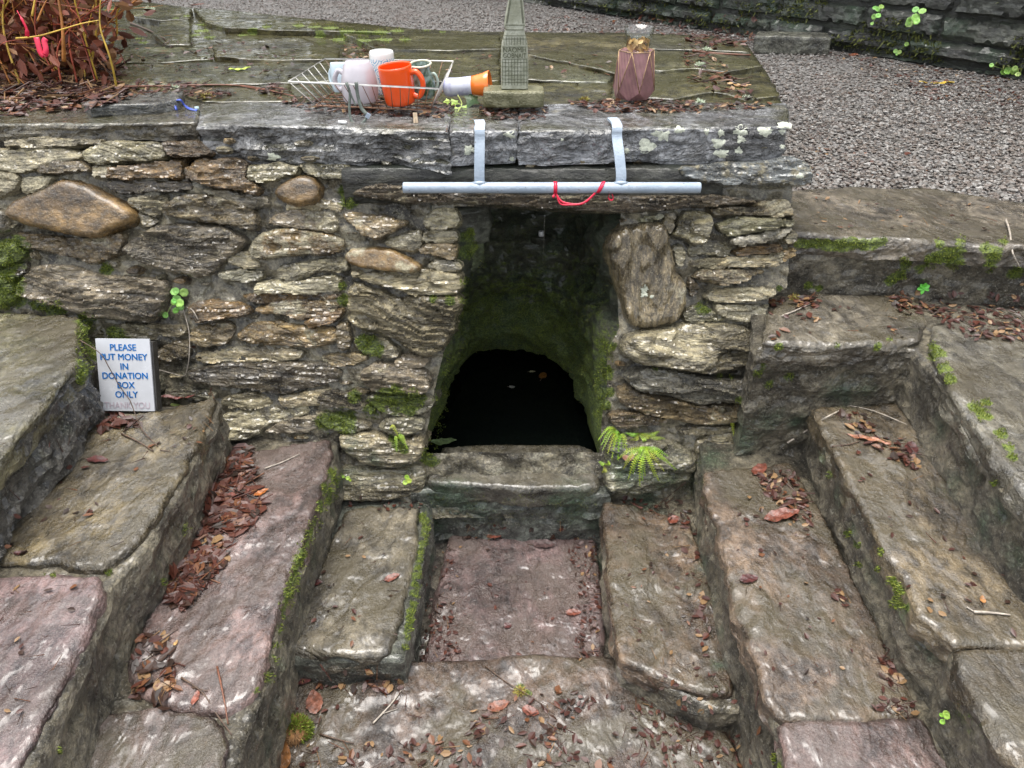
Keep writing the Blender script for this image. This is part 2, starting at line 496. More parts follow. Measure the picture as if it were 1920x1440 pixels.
# ------------------------------------------------------------------ the well wall
well = empty("well_wall", (0.03, -0.10, 0.13), "rough stone wall of the well with a dark square opening", "wall", kind="thing")
TONE = {  # base colour, lichen share
    'b': (.130, .086, .040), 'g': (.205, .190, .148), 'p': (.190, .162, .130), 'l': (.290, .262, .195), 'd': (.072, .058, .042),
    'n': (.180, .142, .090), 'u': (.215, .205, .185), 'o': (.205, .145, .074), 'v': (.190, .182, .125)}
def tone(t, li=0.3):
    c = TONE[t]; j = random.uniform(0.86, 1.16); w = random.uniform(-0.05, 0.05)
    return (c[0] * j * (1 + w) * 1.32, c[1] * j * 1.25, c[2] * j * (1 - w) * 1.04, li)

Z1 = (0, 0, 3); T2 = (520, 0, 4); T5 = (0, 400, 3); T6 = (480, 320, 4); N1 = (480, 600, 4); T8 = (1100, 320, 4); N2 = (1080, 600, 4); PX = (0, 0, 1)
# crop, outline, tone, lichen, face roundness k, bulge, layering amplitude, [bedding angle]
STONES = [
 (Z1, "20,790 200,775 550,785 560,805 400,818 210,828 30,822", 'l', .5, 9, .016, .002),
 (Z1, "0,840 430,832 450,895 380,900 200,940 80,975 -60,940 -60,850", 'l', .7, 6, .014, .002),
 (Z1, "200,940 270,892 440,905 512,958 330,972 215,968", 'n', .25, 7, .018, .003),
 (Z1, "445,850 600,795 900,802 930,880 840,900 640,912 512,925 460,892", 'v', .6, 6, .017, .003),
 (Z1, "905,800 1085,795 1180,862 1120,882 960,872 930,842", 'b', .1, 10, .022, .003),
 (Z1, "615,940 800,920 1020,892 1015,1000 800,1002 612,1004", 'b', .12, 16, .024, .002),
 (Z1, "515,932 618,926 608,1000 520,996", 'l', .7, 8, .016, .002),
 (Z1, "600,1012 1050,1016 1080,1058 900,1080 660,1085 600,1050", 'd', .1, 10, .014, .003),
 (Z1, "1035,940 1130,892 1290,892 1388,920 1393,1000 1470,1060 1450,1090 1240,1060 1040,1010", 'b', .15, 12, .028, .003),
 (Z1, "1395,940 1560,912 1680,940 1660,980 1480,1025 1400,1010", 'v', .6, 8, .02, .003),
 (PX, "560,308 600,306 680,315 704,330 690,337 640,336 575,328", 'v', .6, 8, .02, .003),
 (Z1, "1530,1080 1600,1020 1700,985 1780,1010 1810,1080 1790,1140 1700,1160 1600,1140", 'b', .25, 2.6, .038, .0),
 (Z1, "45,1180 120,1120 250,1070 340,1008 400,1008 520,1058 610,1108 720,1160 770,1220 760,1260 660,1300 570,1335 430,1320 300,1290 170,1265 70,1222", 'b', .1, 5, .05, .0015),
 (Z1, "-60,970 70,962 100,1010 80,1080 -60,1130", 'l', .8, 5, .02, .0),
 (Z1, "110,992 300,982 250,1060 120,1100 100,1050", 'l', 1., 4, .016, .0),
 (Z1, "710,1112 850,1096 940,1102 900,1220 800,1200 730,1152", 'g', .5, 6, .02, .004),
 (Z1, "910,1150 1000,1102 1150,1092 1300,1122 1410,1172 1460,1260 1440,1300 1300,1270 1100,1240 930,1210", 'n', .4, 5, .032, .004),
 (Z1, "1140,1060 1200,1060 1350,1090 1490,1112 1510,1150 1400,1170 1250,1122 1150,1090", 'u', .5, 8, .018, .003),
 (Z1, "780,1212 900,1232 870,1276 790,1272", 'g', .5, 4, .016, .002),
 (T5, "50,100 250,132 560,142 690,105 705,180 650,235 520,290 380,240 230,205 110,190", 'n', .45, 6, .024, .003),
 (T5, "690,200 770,132 900,62 1100,62 1260,72 1390,142 1380,180 1260,280 1180,350 1100,356 950,332 820,290 730,242", 'p', .35, 6, .038, .004),
 (PX, "463,465 480,440 520,428 580,432 640,447 644,462 632,475 585,477 540,480 495,488 470,480", 'o', .75, 5, .034, .002),
 (PX, "498,418 510,402 555,392 592,392 620,402 635,420 630,438 585,430 518,425", 'p', .55, 5, .022, .003),
 (PX, "520,398 545,372 600,372 640,382 640,398 600,392 560,391", 'l', .5, 5, .014, .002),
 (T5, "130,360 200,290 400,300 560,342 700,352 930,382 950,430 930,540 860,610 740,602 560,590 430,552 300,512 150,470 100,430", 'p', .2, 6, .04, .006, -.12),
 (T5, "-60,330 130,270 140,330 60,380 -60,430", 'd', .3, 6, .02, .003),
 (T5, "-60,150 60,150 150,230 120,262 -60,310", 'v', .3, 5, .024, .0),
 (T5, "1270,250 1330,210 1420,230 1470,290 1390,320 1300,290", 'l', .4, 6, .02, .003),
 (T5, "1220,342 1330,320 1480,322 1470,370 1330,390 1240,370", 'g', .4, 6, .02, .003),
 (PX, "520,500 600,486 650,484 655,507 635,512 600,510 562,525 530,526 518,517", 'l', .4, 6, .024, .004),
 (PX, "480,532 520,527 567,525 620,513 640,522 640,548 580,551 480,549", 'l', .45, 8, .022, .003),
 (PX, "450,556 500,549 640,553 640,562 560,568 480,567", 'b', .1, 9, .014, .003),
 (T5, "1050,520 1120,490 1300,492 1410,540 1380,575 1200,600 1090,605 1060,570", 'b', .2, 6, .024, .003),
 (T5, "1420,540 1550,492 1700,492 1900,502 1890,558 1720,600 1560,562 1450,562", 'o', .55, 6, .02, .003),
 (PX, "570,603 595,590 645,578 643,590 618,605 580,615", 'b', .1, 7, .026, .003),
 (T5, "1320,700 1400,622 1560,602 1720,642 1890,642 1900,720 1800,750 1620,752 1450,742", 'o', .5, 5, .026, .004),
 (T5, "1070,640 1180,622 1310,622 1320,680 1260,740 1110,750 1070,700", 'n', .5, 6, .022, .004),
 (T5, "740,640 900,630 1040,642 1040,690 880,692 770,670", 'g', .3, 6, .018, .003),
 (T5, "880,760 1040,702 1068,760 1060,820 900,830", 'n', .4, 6, .018, .003),
 (T5, "1080,800 1180,778 1310,752 1700,760 1690,830 1300,838 1100,850", 'l', .6, 6, .014, .002),
 (T5, "1060,890 1120,872 1300,842 1500,847 1840,842 1915,900 1900,940 1780,980 1600,1010 1400,990 1100,950 1070,930", 'd', .05, 9, .028, .003, -.06),
 (T5, "1240,1042 1400,1002 1500,1050 1540,1080 1400,1110 1240,1092", 'l', .6, 5, .016, .003),
 (T5, "1560,1030 1780,1000 1900,985 1920,1060 1760,1090 1580,1090", 'l', .6, 5, .016, .003),
 (T5, "1230,1132 1400,1112 1700,1082 1760,1122 1620,1170 1480,1200 1450,1250 1280,1280 1230,1232", 'l', .6, 6, .02, .004),
 (T5, "1480,1235 1560,1180 1700,1150 1790,1150 1800,1210 1640,1240", 'p', .3, 7, .022, .004),
 (T6, "640,330 700,310 900,322 1130,380 1140,400 1080,440 990,480 910,515 830,490 740,420 660,362", 'n', .4, 4.5, .036, .002),
 (T6, "660,640 720,590 850,575 960,590 1080,630 1190,680 1240,730 1180,760 1050,756 900,740 760,710 690,680", 'b', .5, 4.5, .032, .001),
 (T6, "1340,290 1420,275 1510,290 1530,400 1440,435 1310,430 1260,400 1280,340", 'l', .5, 6, .026, .002),
 (T6, "1240,452 1400,435 1505,452 1515,545 1380,532 1250,545", 'l', .4, 6, .022, .003),
 (T6, "1220,582 1280,552 1505,562 1495,660 1350,645 1222,622", 'n', .2, 7, .024, .003),
 (T6, "1280,702 1400,662 1545,690 1535,750 1420,756 1300,742", 'g', .3, 6, .022, .003),
 (T6, "1140,470 1240,432 1240,540 1212,600 1100,602 1000,570 955,530", 'l', .8, 4, .016, .0),
 (T6, "730,790 900,762 1200,742 1400,762 1540,782 1552,880 1480,930 1200,930 1080,890 850,842", 'l', .3, 7, .03, .006, -.1),
 (T6, "690,900 750,832 900,900 1050,960 1180,942 1500,942 1542,980 1495,1100 1482,1220 1400,1330 1300,1400 1190,1385 1080,1290 900,1222 740,1170 690,1120 685,1010", 'l', .1, 6, .05, .008, -.3),
 (T6, "612,1150 680,1142 710,1230 690,1350 620,1350 602,1250", 'n', .4, 5, .02, .002),
 (N1, "720,130 830,112 1000,160 1080,230 1060,290 900,280 760,230", 'g', .2, 5, .024, .002),
 (N1, "1065,290 1140,252 1280,262 1310,310 1250,355 1100,355 1042,320", 'p', .2, 5, .03, .003),
 (N1, "780,390 900,312 1050,342 1290,362 1325,460 1290,550 1100,550 900,530 800,460", 'p', .3, 5, .042, .005, -.15),
 (N1, "500,262 700,252 820,270 830,310 700,350 590,350 480,312", 'n', .5, 5, .022, .003),
 (N1, "470,560 600,522 720,562 800,620 900,662 880,700 700,662 500,640 450,600", 'p', .25, 7, .024, .005, -.3),
 (N1, "820,572 1000,552 1280,562 1345,600 1300,690 1200,720 1000,700 860,640", 'g', .3, 5, .03, .003),
 (N1, "920,760 1060,712 1250,732 1272,790 1180,850 1080,880 960,840", 'g', .3, 5, .03, .004, -.2),
 (N1, "620,860 800,832 960,870 1120,900 1250,862 1272,960 1200,1060 1050,1100 860,1090 720,1010 640,930", 'g', .3, 4, .042, .003),
 (N1, "450,680 700,740 880,790 800,830 600,842 480,780 430,720", 'g', .3, 5, .022, .002),
 (N1, "600,1110 860,1115 1050,1125 1200,1085 1262,1105 1262,1290 1100,1345 660,1350 560,1270", 'l', .5, 6, .02, .002),
 (PX, "146,606 180,596 200,640 196,700 184,760 150,720 140,660", 'v', .3, 5, .024, .0),
 (PX, "200,612 250,606 296,622 290,640 230,640 204,634", 'g', .3, 6, .02, .002),
 (PX, "206,650 290,648 292,690 220,694", 'n', .4, 6, .02, .002),
 (PX, "200,704 296,700 300,745 206,750", 'g', .4, 6, .02, .002),
 (PX, "300,735 340,728 402,735 398,750 320,752", 'g', .4, 6, .016, .002),
 # the right-hand pier
 (T8, "250,420 380,392 560,382 620,442 640,620 690,760 760,880 742,1040 640,1140 560,1150 420,1190 330,1170 290,1050 240,900 175,700 150,540", 'n', .35, 5, .05, .006, 1.52),
 (T8, "640,482 730,302 900,312 936,350 930,460 880,545 800,540", 'v', .45, 9, .045, .002),
 (T8, "380,360 560,322 592,332 540,375 420,390", 'v', .4, 6, .022, .002),
 (T8, "596,334 670,314 660,400 620,478 566,420", 'g', .4, 6, .02, .002),
 (T8, "900,292 1250,268 1320,222 1510,212 1560,340 1400,350 1200,330 960,332", 'n', .45, 8, .028, .005),
 (T8, "960,400 1100,352 1400,352 1552,370 1540,410 1300,450 1150,490 1040,490", 'v', .4, 8, .03, .005, .1),
 (T8, "1100,512 1300,470 1500,422 1552,432 1460,500 1300,540 1150,565 1080,540", 'u', .2, 8, .03, .004, .15),
 (T8, "920,540 1090,545 1100,590 1080,640 900,625 770,640 760,560", 'l', .6, 6, .018, .002),
 (T8, "1100,612 1200,572 1450,552 1480,600 1290,630 1140,642", 'b', .2, 8, .02, .004),
 (T8, "770,680 1000,662 1280,642 1480,612 1472,680 1440,715 1270,722 1000,727 780,727", 'l', .6, 9, .03, .004),
 (T8, "1480,602 1580,592 1585,640 1482,682", 'o', .4, 7, .024, .002),
 (T8, "1500,480 1575,450 1588,520 1530,560 1470,520", 'l', .4, 6, .02, .002),
 (T8, "790,800 850,752 1000,742 1250,742 1352,752 1200,820 1040,860 900,832", 'n', .55, 7, .032, .004),
 (T8, "870,950 960,892 1200,872 1400,882 1432,930 1260,980 1040,990 930,975", 'l', .7, 6, .03, .004),
 (T8, "650,570 738,562 750,640 700,730 655,640", 'g', .5, 5, .018, .002),
 (T8, "770,780 840,860 860,900 800,960 770,900", 'd', .2, 5, .014, .002),
 (T8, "980,1012 1200,1012 1380,1002 1342,1080 1210,1150 1060,1110 970,1062", 'l', .7, 7, .03, .003),
 (T8, "730,1060 830,1002 965,1066 1060,1120 900,1135 740,1140", 'v', .5, 6, .02, .003),
 (N2, "410,90 650,62 800,22 1100,22 1400,92 1410,170 1342,310 1200,360 1000,390 860,380 700,342 520,322 400,290 330,240 340,140", 'l', .2, 5, .055, .005, -.05),
 (N2, "350,402 500,352 700,372 900,402 1100,430 1332,440 1350,520 1270,590 1100,602 950,630 800,590 650,552 500,540 390,460", 'u', .2, 6, .05, .008, -.18),
 (N2, "310,522 400,482 500,572 760,602 960,642 1200,622 1300,642 1282,740 1050,780 800,770 600,722 400,662 320,600", 'n', .3, 6, .038, .005, -.1),
 (N2, "240,710 350,682 600,730 720,770 560,792 400,802 280,790", 'n', .3, 6, .03, .004),
 (N2, "740,822 900,802 1200,792 1180,840 1020,862 860,862", 'g', .3, 6, .024, .004),
 (N2, "230,900 400,882 700,902 900,1000 880,1180 760,1240 600,1300 400,1312 230,1262 200,1100", 'g', .3, 4, .042, .003),
 (N2, "905,882 1300,802 1450,850 1500,950 1300,1060 1000,1110 900,1100", 'g', .4, 4, .022, .003),
]
for st in STONES:
    crop, txt, tn, li, kk, bu, la = st[:7]
    worn = la <= .0016 and tn == 'b'
    ang = st[7] if len(st) > 7 else random.uniform(-.08, .05)
    pts = P(txt, *crop)
    block("stone", pts, WALL, 0.075, M['stone_up'] if ang > 1 else M['stone_worn'] if worn else M['stone'], well, tone(tn, li), off=0.0, k=kk * 1.9, bulge=bu + .006, base=-0.024, ds=0.0048, grow=.0050, flat=0 if worn or ang > 1 else 2,
          soft=(0 if kk > 6.5 else 1) if kk > 3 else 2, jit=0.006, jf=34, rough=0.002 if worn else 0.0065, rf=24, lay=la * (0 if worn else .5 if ang > 1 else 2.0), lf=44, lang=ang,
          facet=None if worn else (bu * .26, 12), tilt=(random.uniform(-.05, .05), random.uniform(-.30, .02)), side=0.005, rows=3)
# off-frame stones that carry the wall on past the picture's edge
for j, zrow in enumerate(np.arange(-0.10, -0.50, -0.085)):
    for i in range(2):
        x0 = -1.62 + i * 0.19 + 0.05 * (j % 2); w = 0.17
        q = [(x0, zrow), (x0 + w, zrow + .01), (x0 + w, zrow - .075), (x0, zrow - .07)]
        block("stone", q, WALL, 0.07, M['stone'], well, tone(random.choice('gpbl'), .4), px=False, k=6, bulge=.024, base=-.016, ds=.009, lay=.003)

# lintels over the opening
block("lintel", P("650,364 700,341 760,346 900,362 1100,364 1310,364 1360,365 1428,373 1412,386 1295,391 1240,398 1182,401 1127,401 955,390 870,383 810,386 740,379 690,373"),
      WALL, 0.15, M['stone'], well, (.135, .105, .070, .40), k=9, bulge=.034, base=-.012, ds=.0048, flat=2, soft=1, rough=.005, lay=.014, lf=70, side=.003, rows=8)
block("lintel", P("715,318 845,308 980,304 1150,300 1275,306 1292,338 1322,345 1322,362 1100,363 900,360 760,345 700,336"),
      WALL, 0.17, M['stone'], well, (.135, .115, .085, .60), k=9, bulge=.010, base=-.030, ds=.006, soft=1, flat=2, rough=.010, rf=34, lay=.014, lf=60, side=.003, rows=6)
block("bearing_stone", P("1262,312 1330,303 1440,300 1478,288 1512,300 1521,318 1522,345 1500,352 1460,348 1400,352 1330,347 1280,338"),
      WALL, 0.30, M['stone'], well, (.21, .225, .225, .55), k=14, flat=2, bulge=.034, base=-.010, ds=.0052, soft=1, rough=.007, lay=.007, side=.004, rows=10)

# capstones: flat tops, broken front faces
def capstone(txt, depth, col, z=0.95, **kw):
    a = dict(flat=1, inr=.006, k=4, bulge=.004, base=-.004, ds=.0068, soft=0, jit=.004, jf=20, rough=.0016, rf=9, lay=.0012, lf=9, side=.006, rows=16, dvar=.16)
    a.update(kw)
    return block("capstone", P(txt), ZF(z), depth, M['cap'], well, col, **a)
capstone("-150,232 0,233 150,232 371,230 374,214 372,196 150,190 -60,196 -160,200", .038, (.10, .085, .055, .12), rows=6)
capstone("371,232 467,235 640,239 842,247 843,225 842,196 640,190 374,192", .092, (.26, .26, .262, .18), dvar=.28, side=.010, lay=.002)
capstone("844,247 905,246 971,245 971,225 972,196 844,196", .076, (.275, .28, .295, .30), rows=11)
capstone("973,245 1100,243 1250,241 1400,240 1477,238 1482,215 1476,192 1200,190 973,196", .076, (.275, .28, .295, .30), dvar=.2)

# mortar bed behind the stones, with the opening left free
OPEN_L = P("868,392 872,470 873,520 868,560 856,640 842,690 830,740 820,800 800,862 796,900")
OPEN_R = P("1150,398 1143,470 1144,560 1146,620 1124,652 1122,740 1114,780 1112,840 1118,870 1126,915")
ol = np.array([WALL.px(*p) for p in OPEN_L]); orr = np.array([WALL.px(*p) for p in OPEN_R])
def open_x(v):
    return np.interp(-v, -ol[:, 1], ol[:, 0]), np.interp(-v, -orr[:, 1], orr[:, 0])
OPEN_TOP, OPEN_BOT = ol[0, 1], -0.80
def wall_end(v):
    e = np.array([WALL.px(*p) for p in P("1500,350 1495,450 1490,540 1455,560 1440,640 1425,740 1400,830 1330,900")])
    return np.interp(-v, -e[:, 1], e[:, 0])
def mortar_sheet():
    us = np.arange(-1.60, 0.74, 0.0085); vs = np.arange(-0.09, -0.985, -0.0085)
    U, Vv = np.meshgrid(us, vs)
    E = wall_end(Vv); U = np.minimum(U, E - 0.012)
    L, R = open_x(Vv)
    L = L - 0.024; R = R + 0.022
    inside = (U > L) & (U < R) & (Vv < OPEN_TOP - 0.0) & (Vv > OPEN_BOT)
    # pull the rim of the hole onto the jambs
    mid = (L + R) / 2
    near = inside & (np.minimum(U - L, R - U) < 0.0086)
    U = np.where(near, np.where(U < mid, L, R), U)
    g = np.column_stack([U.ravel() * 16, Vv.ravel() * 22, np.full(U.size, 2.0)])
    H = -0.018 + 0.020 * fbm(g, 5, 0.62) + 0.016 * fbm(g * 3.1 + 7, 4, .65)
    V = WALL.w(U.ravel(), Vv.ravel(), H)
    hole = (inside & ~near).ravel()
    nu = len(us); F = []
    for j in range(len(vs) - 1):
        for i in range(nu - 1):
            a = j * nu + i
            f = (a, a + nu, a + nu + 1, a + 1)
            if hole[list(f)].any() or U.ravel()[a + 1] - U.ravel()[a] < 1e-5 and U.ravel()[a + nu + 1] - U.ravel()[a + nu] < 1e-5: continue
            F.append(f)
    return mesh_obj("mortar", V, F, M['mortar'], well, color=(.235, .205, .140, .5), solid=True)
mortar_sheet()
# small pinning stones pressed into the mortar
def inside_any(x, y, polys):
    for q in polys:
        c = False; j = len(q) - 1
        for i in range(len(q)):
            if (q[i][1] > y) != (q[j][1] > y) and x < (q[j][0] - q[i][0]) * (y - q[i][1]) / (q[j][1] - q[i][1]) + q[i][0]: c = not c
            j = i
        if c: return True
    return False
_polys = [P(s[1], *s[0]) for s in STONES]
_polys.append(P("868,392 856,640 820,800 796,900 1126,915 1112,780 1146,620 1143,398"))
_n = 0
for _ in range(2600):
    x, y = random.uniform(5, 1490), random.uniform(262, 900)
    if y > 330 + 0.0 and x > 640 and y < 402: continue
    w, hh = random.uniform(9, 26), random.uniform(5, 11)
    if any(inside_any(x + a, y + b, _polys) for a, b in ((0, 0), (-w, 0), (w, 0), (0, hh), (0, -hh))): continue
    v = WALL.px(x, y)[1]
    if x > 1100 and WALL.px(x + w, y)[0] > wall_end(v) - 0.01: continue
    ring = [(x + w * math.cos(t) * random.uniform(.75, 1.1), y + hh * math.sin(t) * random.uniform(.75, 1.1)) for t in np.linspace(0, 6.283, 9)[:-1]]
    _polys.append([(x - w, y - hh), (x + w, y - hh), (x + w, y + hh), (x - w, y + hh)])
    block("pinning_stone", ring, WALL, 0.03, M['stone'], well, tone(random.choice('ggpnlb'), random.uniform(.2, .7)), k=random.choice([4, 6, 9]), bulge=random.uniform(.012, .022), base=-.016, ds=.006, lay=.004, rows=2, flat=2)
    _n += 1
    if _n > 90: break

# core of the wall behind the face, hollow where the well chamber is
core = MB()
core.box((-1.00, 0.48, 0.40), (1.36, 0.70, 0.98)); core.box((0.50, 0.48, 0.40), (0.28, 0.70, 0.98)); core.box((0.02, 0.86, 0.40), (0.67, 0.5, 0.975))
core.obj("core", M['mortar'], well, smooth=False, color=(.2, .19, .16, .4))

# ------------------------------------------------------------------ the chamber: a rounded back under the lintel
def chamber():
    vs = np.linspace(OPEN_TOP + 0.14, OPEN_BOT - 0.06, 74); nt = 96
    V = []; 
    for v in vs:
        l, r = open_x(np.array([v])); l, r = l[0] - 0.010, r[0] + 0.010
        f = WALL.w(np.array([0.0]), np.array([v]), np.array([-0.022]))[0]
        z = f[2]; y0 = f[1]
        yb = 0.40 - 0.10 * max(0.0, z - .12)
        xc, hw = (l + r) / 2, (r - l) / 2
        for t in np.linspace(0, 1, nt):
            a = math.pi * t
            cx = -math.copysign(abs(math.cos(a)) ** 0.75, math.cos(a))
            sy = max(0.0, math.sin(a)) ** 0.62
            ex = .05 if t in (0.0, 1.0) else 0.0
            V.append((xc + (hw + ex) * cx * (1 + 0.10 * sy), y0 + (yb - y0) * sy + (.002 if ex else 0), z))
    V = np.array(V)
    g = V * np.array([5.0, 5.0, 9.0])
    nz = fbm(g, 4, 0.55)
    shelf = 0.028 * (np.floor(V[:, 2] * 9 + 0.9 * fbm(V * 4 + 3, 2)) % 2)
    ins = np.clip((V[:, 1] + 0.2) * 4, 0, 1)
    c = np.array([0.03, 0.10, 0.0]); dirv = c - V; dirv[:, 2] = 0
    dirv /= np.linalg.norm(dirv, axis=1)[:, None]
    V = V + dirv * (ins * (0.055 * nz + 1.1 * shelf + 0.022 * fbm(V * 34, 4)))[:, None]
    F = []
    for j in range(len(vs) - 1):
        for i in range(nt - 1):
            a = j * nt + i; F.append((a, a + 1, a + nt + 1, a + nt))
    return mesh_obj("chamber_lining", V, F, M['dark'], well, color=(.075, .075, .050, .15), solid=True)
chamber()
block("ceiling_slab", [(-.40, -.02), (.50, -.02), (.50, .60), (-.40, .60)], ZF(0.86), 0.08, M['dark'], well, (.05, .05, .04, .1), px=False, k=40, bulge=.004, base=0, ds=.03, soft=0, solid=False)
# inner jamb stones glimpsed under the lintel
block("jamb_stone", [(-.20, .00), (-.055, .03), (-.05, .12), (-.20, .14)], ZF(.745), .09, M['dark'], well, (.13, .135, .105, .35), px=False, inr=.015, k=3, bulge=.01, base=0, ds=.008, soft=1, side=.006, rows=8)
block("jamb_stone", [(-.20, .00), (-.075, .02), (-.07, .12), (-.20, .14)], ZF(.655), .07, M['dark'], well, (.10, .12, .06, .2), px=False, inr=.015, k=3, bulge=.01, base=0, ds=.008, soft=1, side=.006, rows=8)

# water in the basin
_wm = NT('well_water'); _wm.set(Base_Color=(.002, .003, .0025), Roughness=.03, IOR=1.33, Specular_IOR_Level=.22, Normal=_wm.bump(_wm.noise(_wm.obj(), 9, 2), .0006))
M['water'] = _wm.m
wv, wf = [], []
for i in range(25):
    for j in range(25):
        wv.append((-.24 + .56 * i / 24, -.20 + 1.05 * j / 24, .098))
for i in range(24):
    for j in range(24):
        a = i * 25 + j; wf.append((a, a + 25, a + 26, a + 1))
tag(mesh_obj("water", wv, wf, M['water'], solid=True), "still black water inside the well opening", kind="structure")
# ------------------------------------------------------------------ steps that come down to the well on both sides
Z_PIT, Z_FR, Z_4, Z_TH, Z_3, Z_2, Z_1, Z_0 = -0.05, 0.0, 0.075, 0.134, 0.23, 0.38, 0.54, 0.69
steps = empty("steps", (0, -0.9, 0.0), "worn wet stone steps around the well", kind="structure")
_base = []
def body(txt, z, zb, col=(.172, .150, .106, .22), **kw):
    a = dict(flat=1, inr=.010, k=3, bulge=.007, base=-.012, ds=.011, soft=0, jit=.006, jf=14, rough=.004, rf=30, side=.009, rows=max(6, int((z - zb) / .013)))
    a.update(kw)
    return block("riser", P(txt), ZF(z), z - zb, M['concrete'], steps, col, **a)
def slab(txt, z, col, d=.045, **kw):
    a = dict(flat=1, inr=.007, k=3, bulge=.008, base=-.006, ds=.0085, soft=0, jit=.010, jf=24, rough=.0048, rf=10, facet=(.0030, 6), grow=.006, lang=random.uniform(.9, 1.6), side=.008, rows=5)
    a.update(kw)
    mt = M['slab_bare'] if col in (PUR, PNK) else M['slab']
    return block("tread_slab", P(txt), ZF(z), d, mt, steps, (col[0] * .84, col[1] * .82, col[2] * .80, col[3]), **a)
PUR, OLV, BRN, PNK = (.150, .102, .099, .08), (.132, .106, .058, .10), (.158, .110, .072, .12), (.172, .118, .108, .06)
# bed under everything
block("riser", [(-2.2, -2.6), (2.4, -2.6), (2.4, -.10), (-2.2, -.10)], ZF(-.075), .1, M['concrete'], steps, (.10, .088, .075, .2), px=False, k=60, inr=.02, bulge=.0, ds=.03, soft=0, rough=.006, rf=12)
# pit in front of the threshold, front slab
slab("848,1004 1000,996 1112,1000 1122,1080 1128,1180 1130,1262 960,1268 800,1262 812,1160 832,1070", Z_PIT, PUR, rough=.003)
body("780,985 1150,985 1150,1262 760,1262", Z_PIT - .018, -.10, (.16, .14, .11, .3), rough=.010, rf=26)
slab("545,1262 760,1240 880,1236 1010,1232 1165,1238 1262,1272 1330,1320 1420,1500 1440,1640 430,1640 470,1480 520,1320", Z_FR, (.105, .074, .056, .10), d=.07, rough=.008, rf=10, ds=.010)
body("500,1255 1320,1255 1480,1680 380,1680", Z_FR - .02, -.12, (.13, .11, .09, .3))
# threshold
block("threshold", P("798,884 826,846 830,834 1000,832 1113,834 1122,880 1126,908 1100,914 1050,916 980,919 930,913 880,909 800,905"), ZF(Z_TH), .05, M['slab'], well, (.105, .095, .070, .12),
      inr=.014, k=3, bulge=.008, base=-.006, ds=.008, soft=1, rough=.005, rf=9, side=.005, rows=6)
body("770,850 1150,850 1145,925 1060,926 980,927 900,922 800,916 770,918", Z_TH - .022, -.10, (.14, .15, .125, .35), side=.010)
# left flight, from the pit upwards
body("520,870 800,870 806,975 792,1060 776,1150 757,1238 640,1236 540,1228 420,1215", Z_4, -.10, (.12, .125, .10, .3))
slab("652,956 690,946 782,952 778,1010 754,1130 728,1222 650,1228 545,1212 575,1130 610,1040", Z_4 + .008, (.135, .118, .085, .1), rough=.005)
body("390,760 560,760 645,760 628,850 606,920 566,1040 528,1140 512,1220 492,1300 462,1380 430,1480 380,1640 -60,1640 120,1380 250,1150 330,980", Z_3, -.10)
slab("428,846 500,842 618,824 616,862 598,922 556,1040 518,1140 502,1200 487,1270 458,1310 420,1332 330,1320 252,1292 240,1250 290,1130 342,1000 382,920", Z_3 + .008, PNK, rough=.006)
slab("150,1420 200,1342 300,1330 400,1345 424,1400 400,1500 350,1620 20,1620", Z_3 + .008, (.140, .100, .098, .1))
body("60,770 330,752 405,742 412,752 392,800 330,930 268,1030 208,1092 192,1130 128,1290 60,1440 -20,1640 -500,1640 -500,900", Z_2, 0.0)
slab("120,800 300,768 398,747 386,790 340,880 290,960 240,1030 190,1062 100,1052 0,1052 -160,1060 -200,960 0,880", Z_2 + .008, OLV, rough=.004)
slab("-60,1082 100,1078 178,1086 186,1112 148,1200 98,1300 48,1400 -10,1500 -90,1640 -560,1640 -480,1120", Z_2 + .008, PUR, rough=.004)
body("-320,580 60,582 150,590 156,620 148,690 105,745 50,805 0,862 -90,960 -420,1010 -700,1010", Z_1, .2, (.105, .098, .085, .25), side=.018, rough=.006)
slab("-320,588 60,586 140,592 146,620 138,682 96,740 44,800 -6,856 -96,945 -420,990 -700,980", Z_1 + .008, (.120, .110, .062, .08), rough=.005)
# right flight
body("1126,860 1340,850 1420,1080 1480,1330 1330,1330 1272,1300 1168,1244 1150,1180 1138,1060", Z_4, -.10)
slab("1134,940 1190,946 1290,975 1315,1040 1345,1150 1372,1300 1272,1284 1168,1236 1154,1180 1142,1060", Z_4 + .008, BRN, rough=.006)
body("1308,800 1560,790 1620,1060 1800,1400 1900,1640 1500,1640 1478,1480 1468,1385 1438,1322 1416,1240 1380,1150 1360,1060 1330,960", Z_3, -.10)
slab("1322,884 1480,868 1510,910 1560,1010 1630,1150 1720,1330 1660,1345 1560,1352 1470,1342 1440,1316 1420,1240 1386,1150 1366,1060 1336,960", Z_3 + .008, (.148, .106, .074, .12), rough=.007)
slab("1466,1362 1520,1356 1660,1352 1728,1345 1800,1480 1850,1640 1510,1640 1486,1500 1474,1400", Z_3 + .008, PNK)
body("1500,690 1770,690 1900,900 2150,1250 2400,1640 2060,1640 1915,1450 1845,1335 1795,1255 1785,1210 1716,1150 1694,1080 1645,1010 1595,920 1556,830", Z_2, 0.0)
slab("1522,764 1750,752 1800,860 1880,990 1985,1160 1990,1205 1900,1208 1792,1206 1724,1150 1702,1080 1652,1010 1602,920 1562,830", Z_2 + .008, (.132, .104, .064, .1), rough=.006)
slab("1796,1222 1900,1218 2000,1220 2200,1500 2300,1640 2070,1640 1925,1450 1855,1335 1804,1258", Z_2 + .008, (.142, .114, .074, .1))
body("1400,555 1480,536 1720,530 1960,520 2300,540 2500,1100 2100,1100 2000,1030 1920,936 1848,838 1796,768 1752,700 1716,652 1640,650 1530,650 1420,650", Z_1, .2)
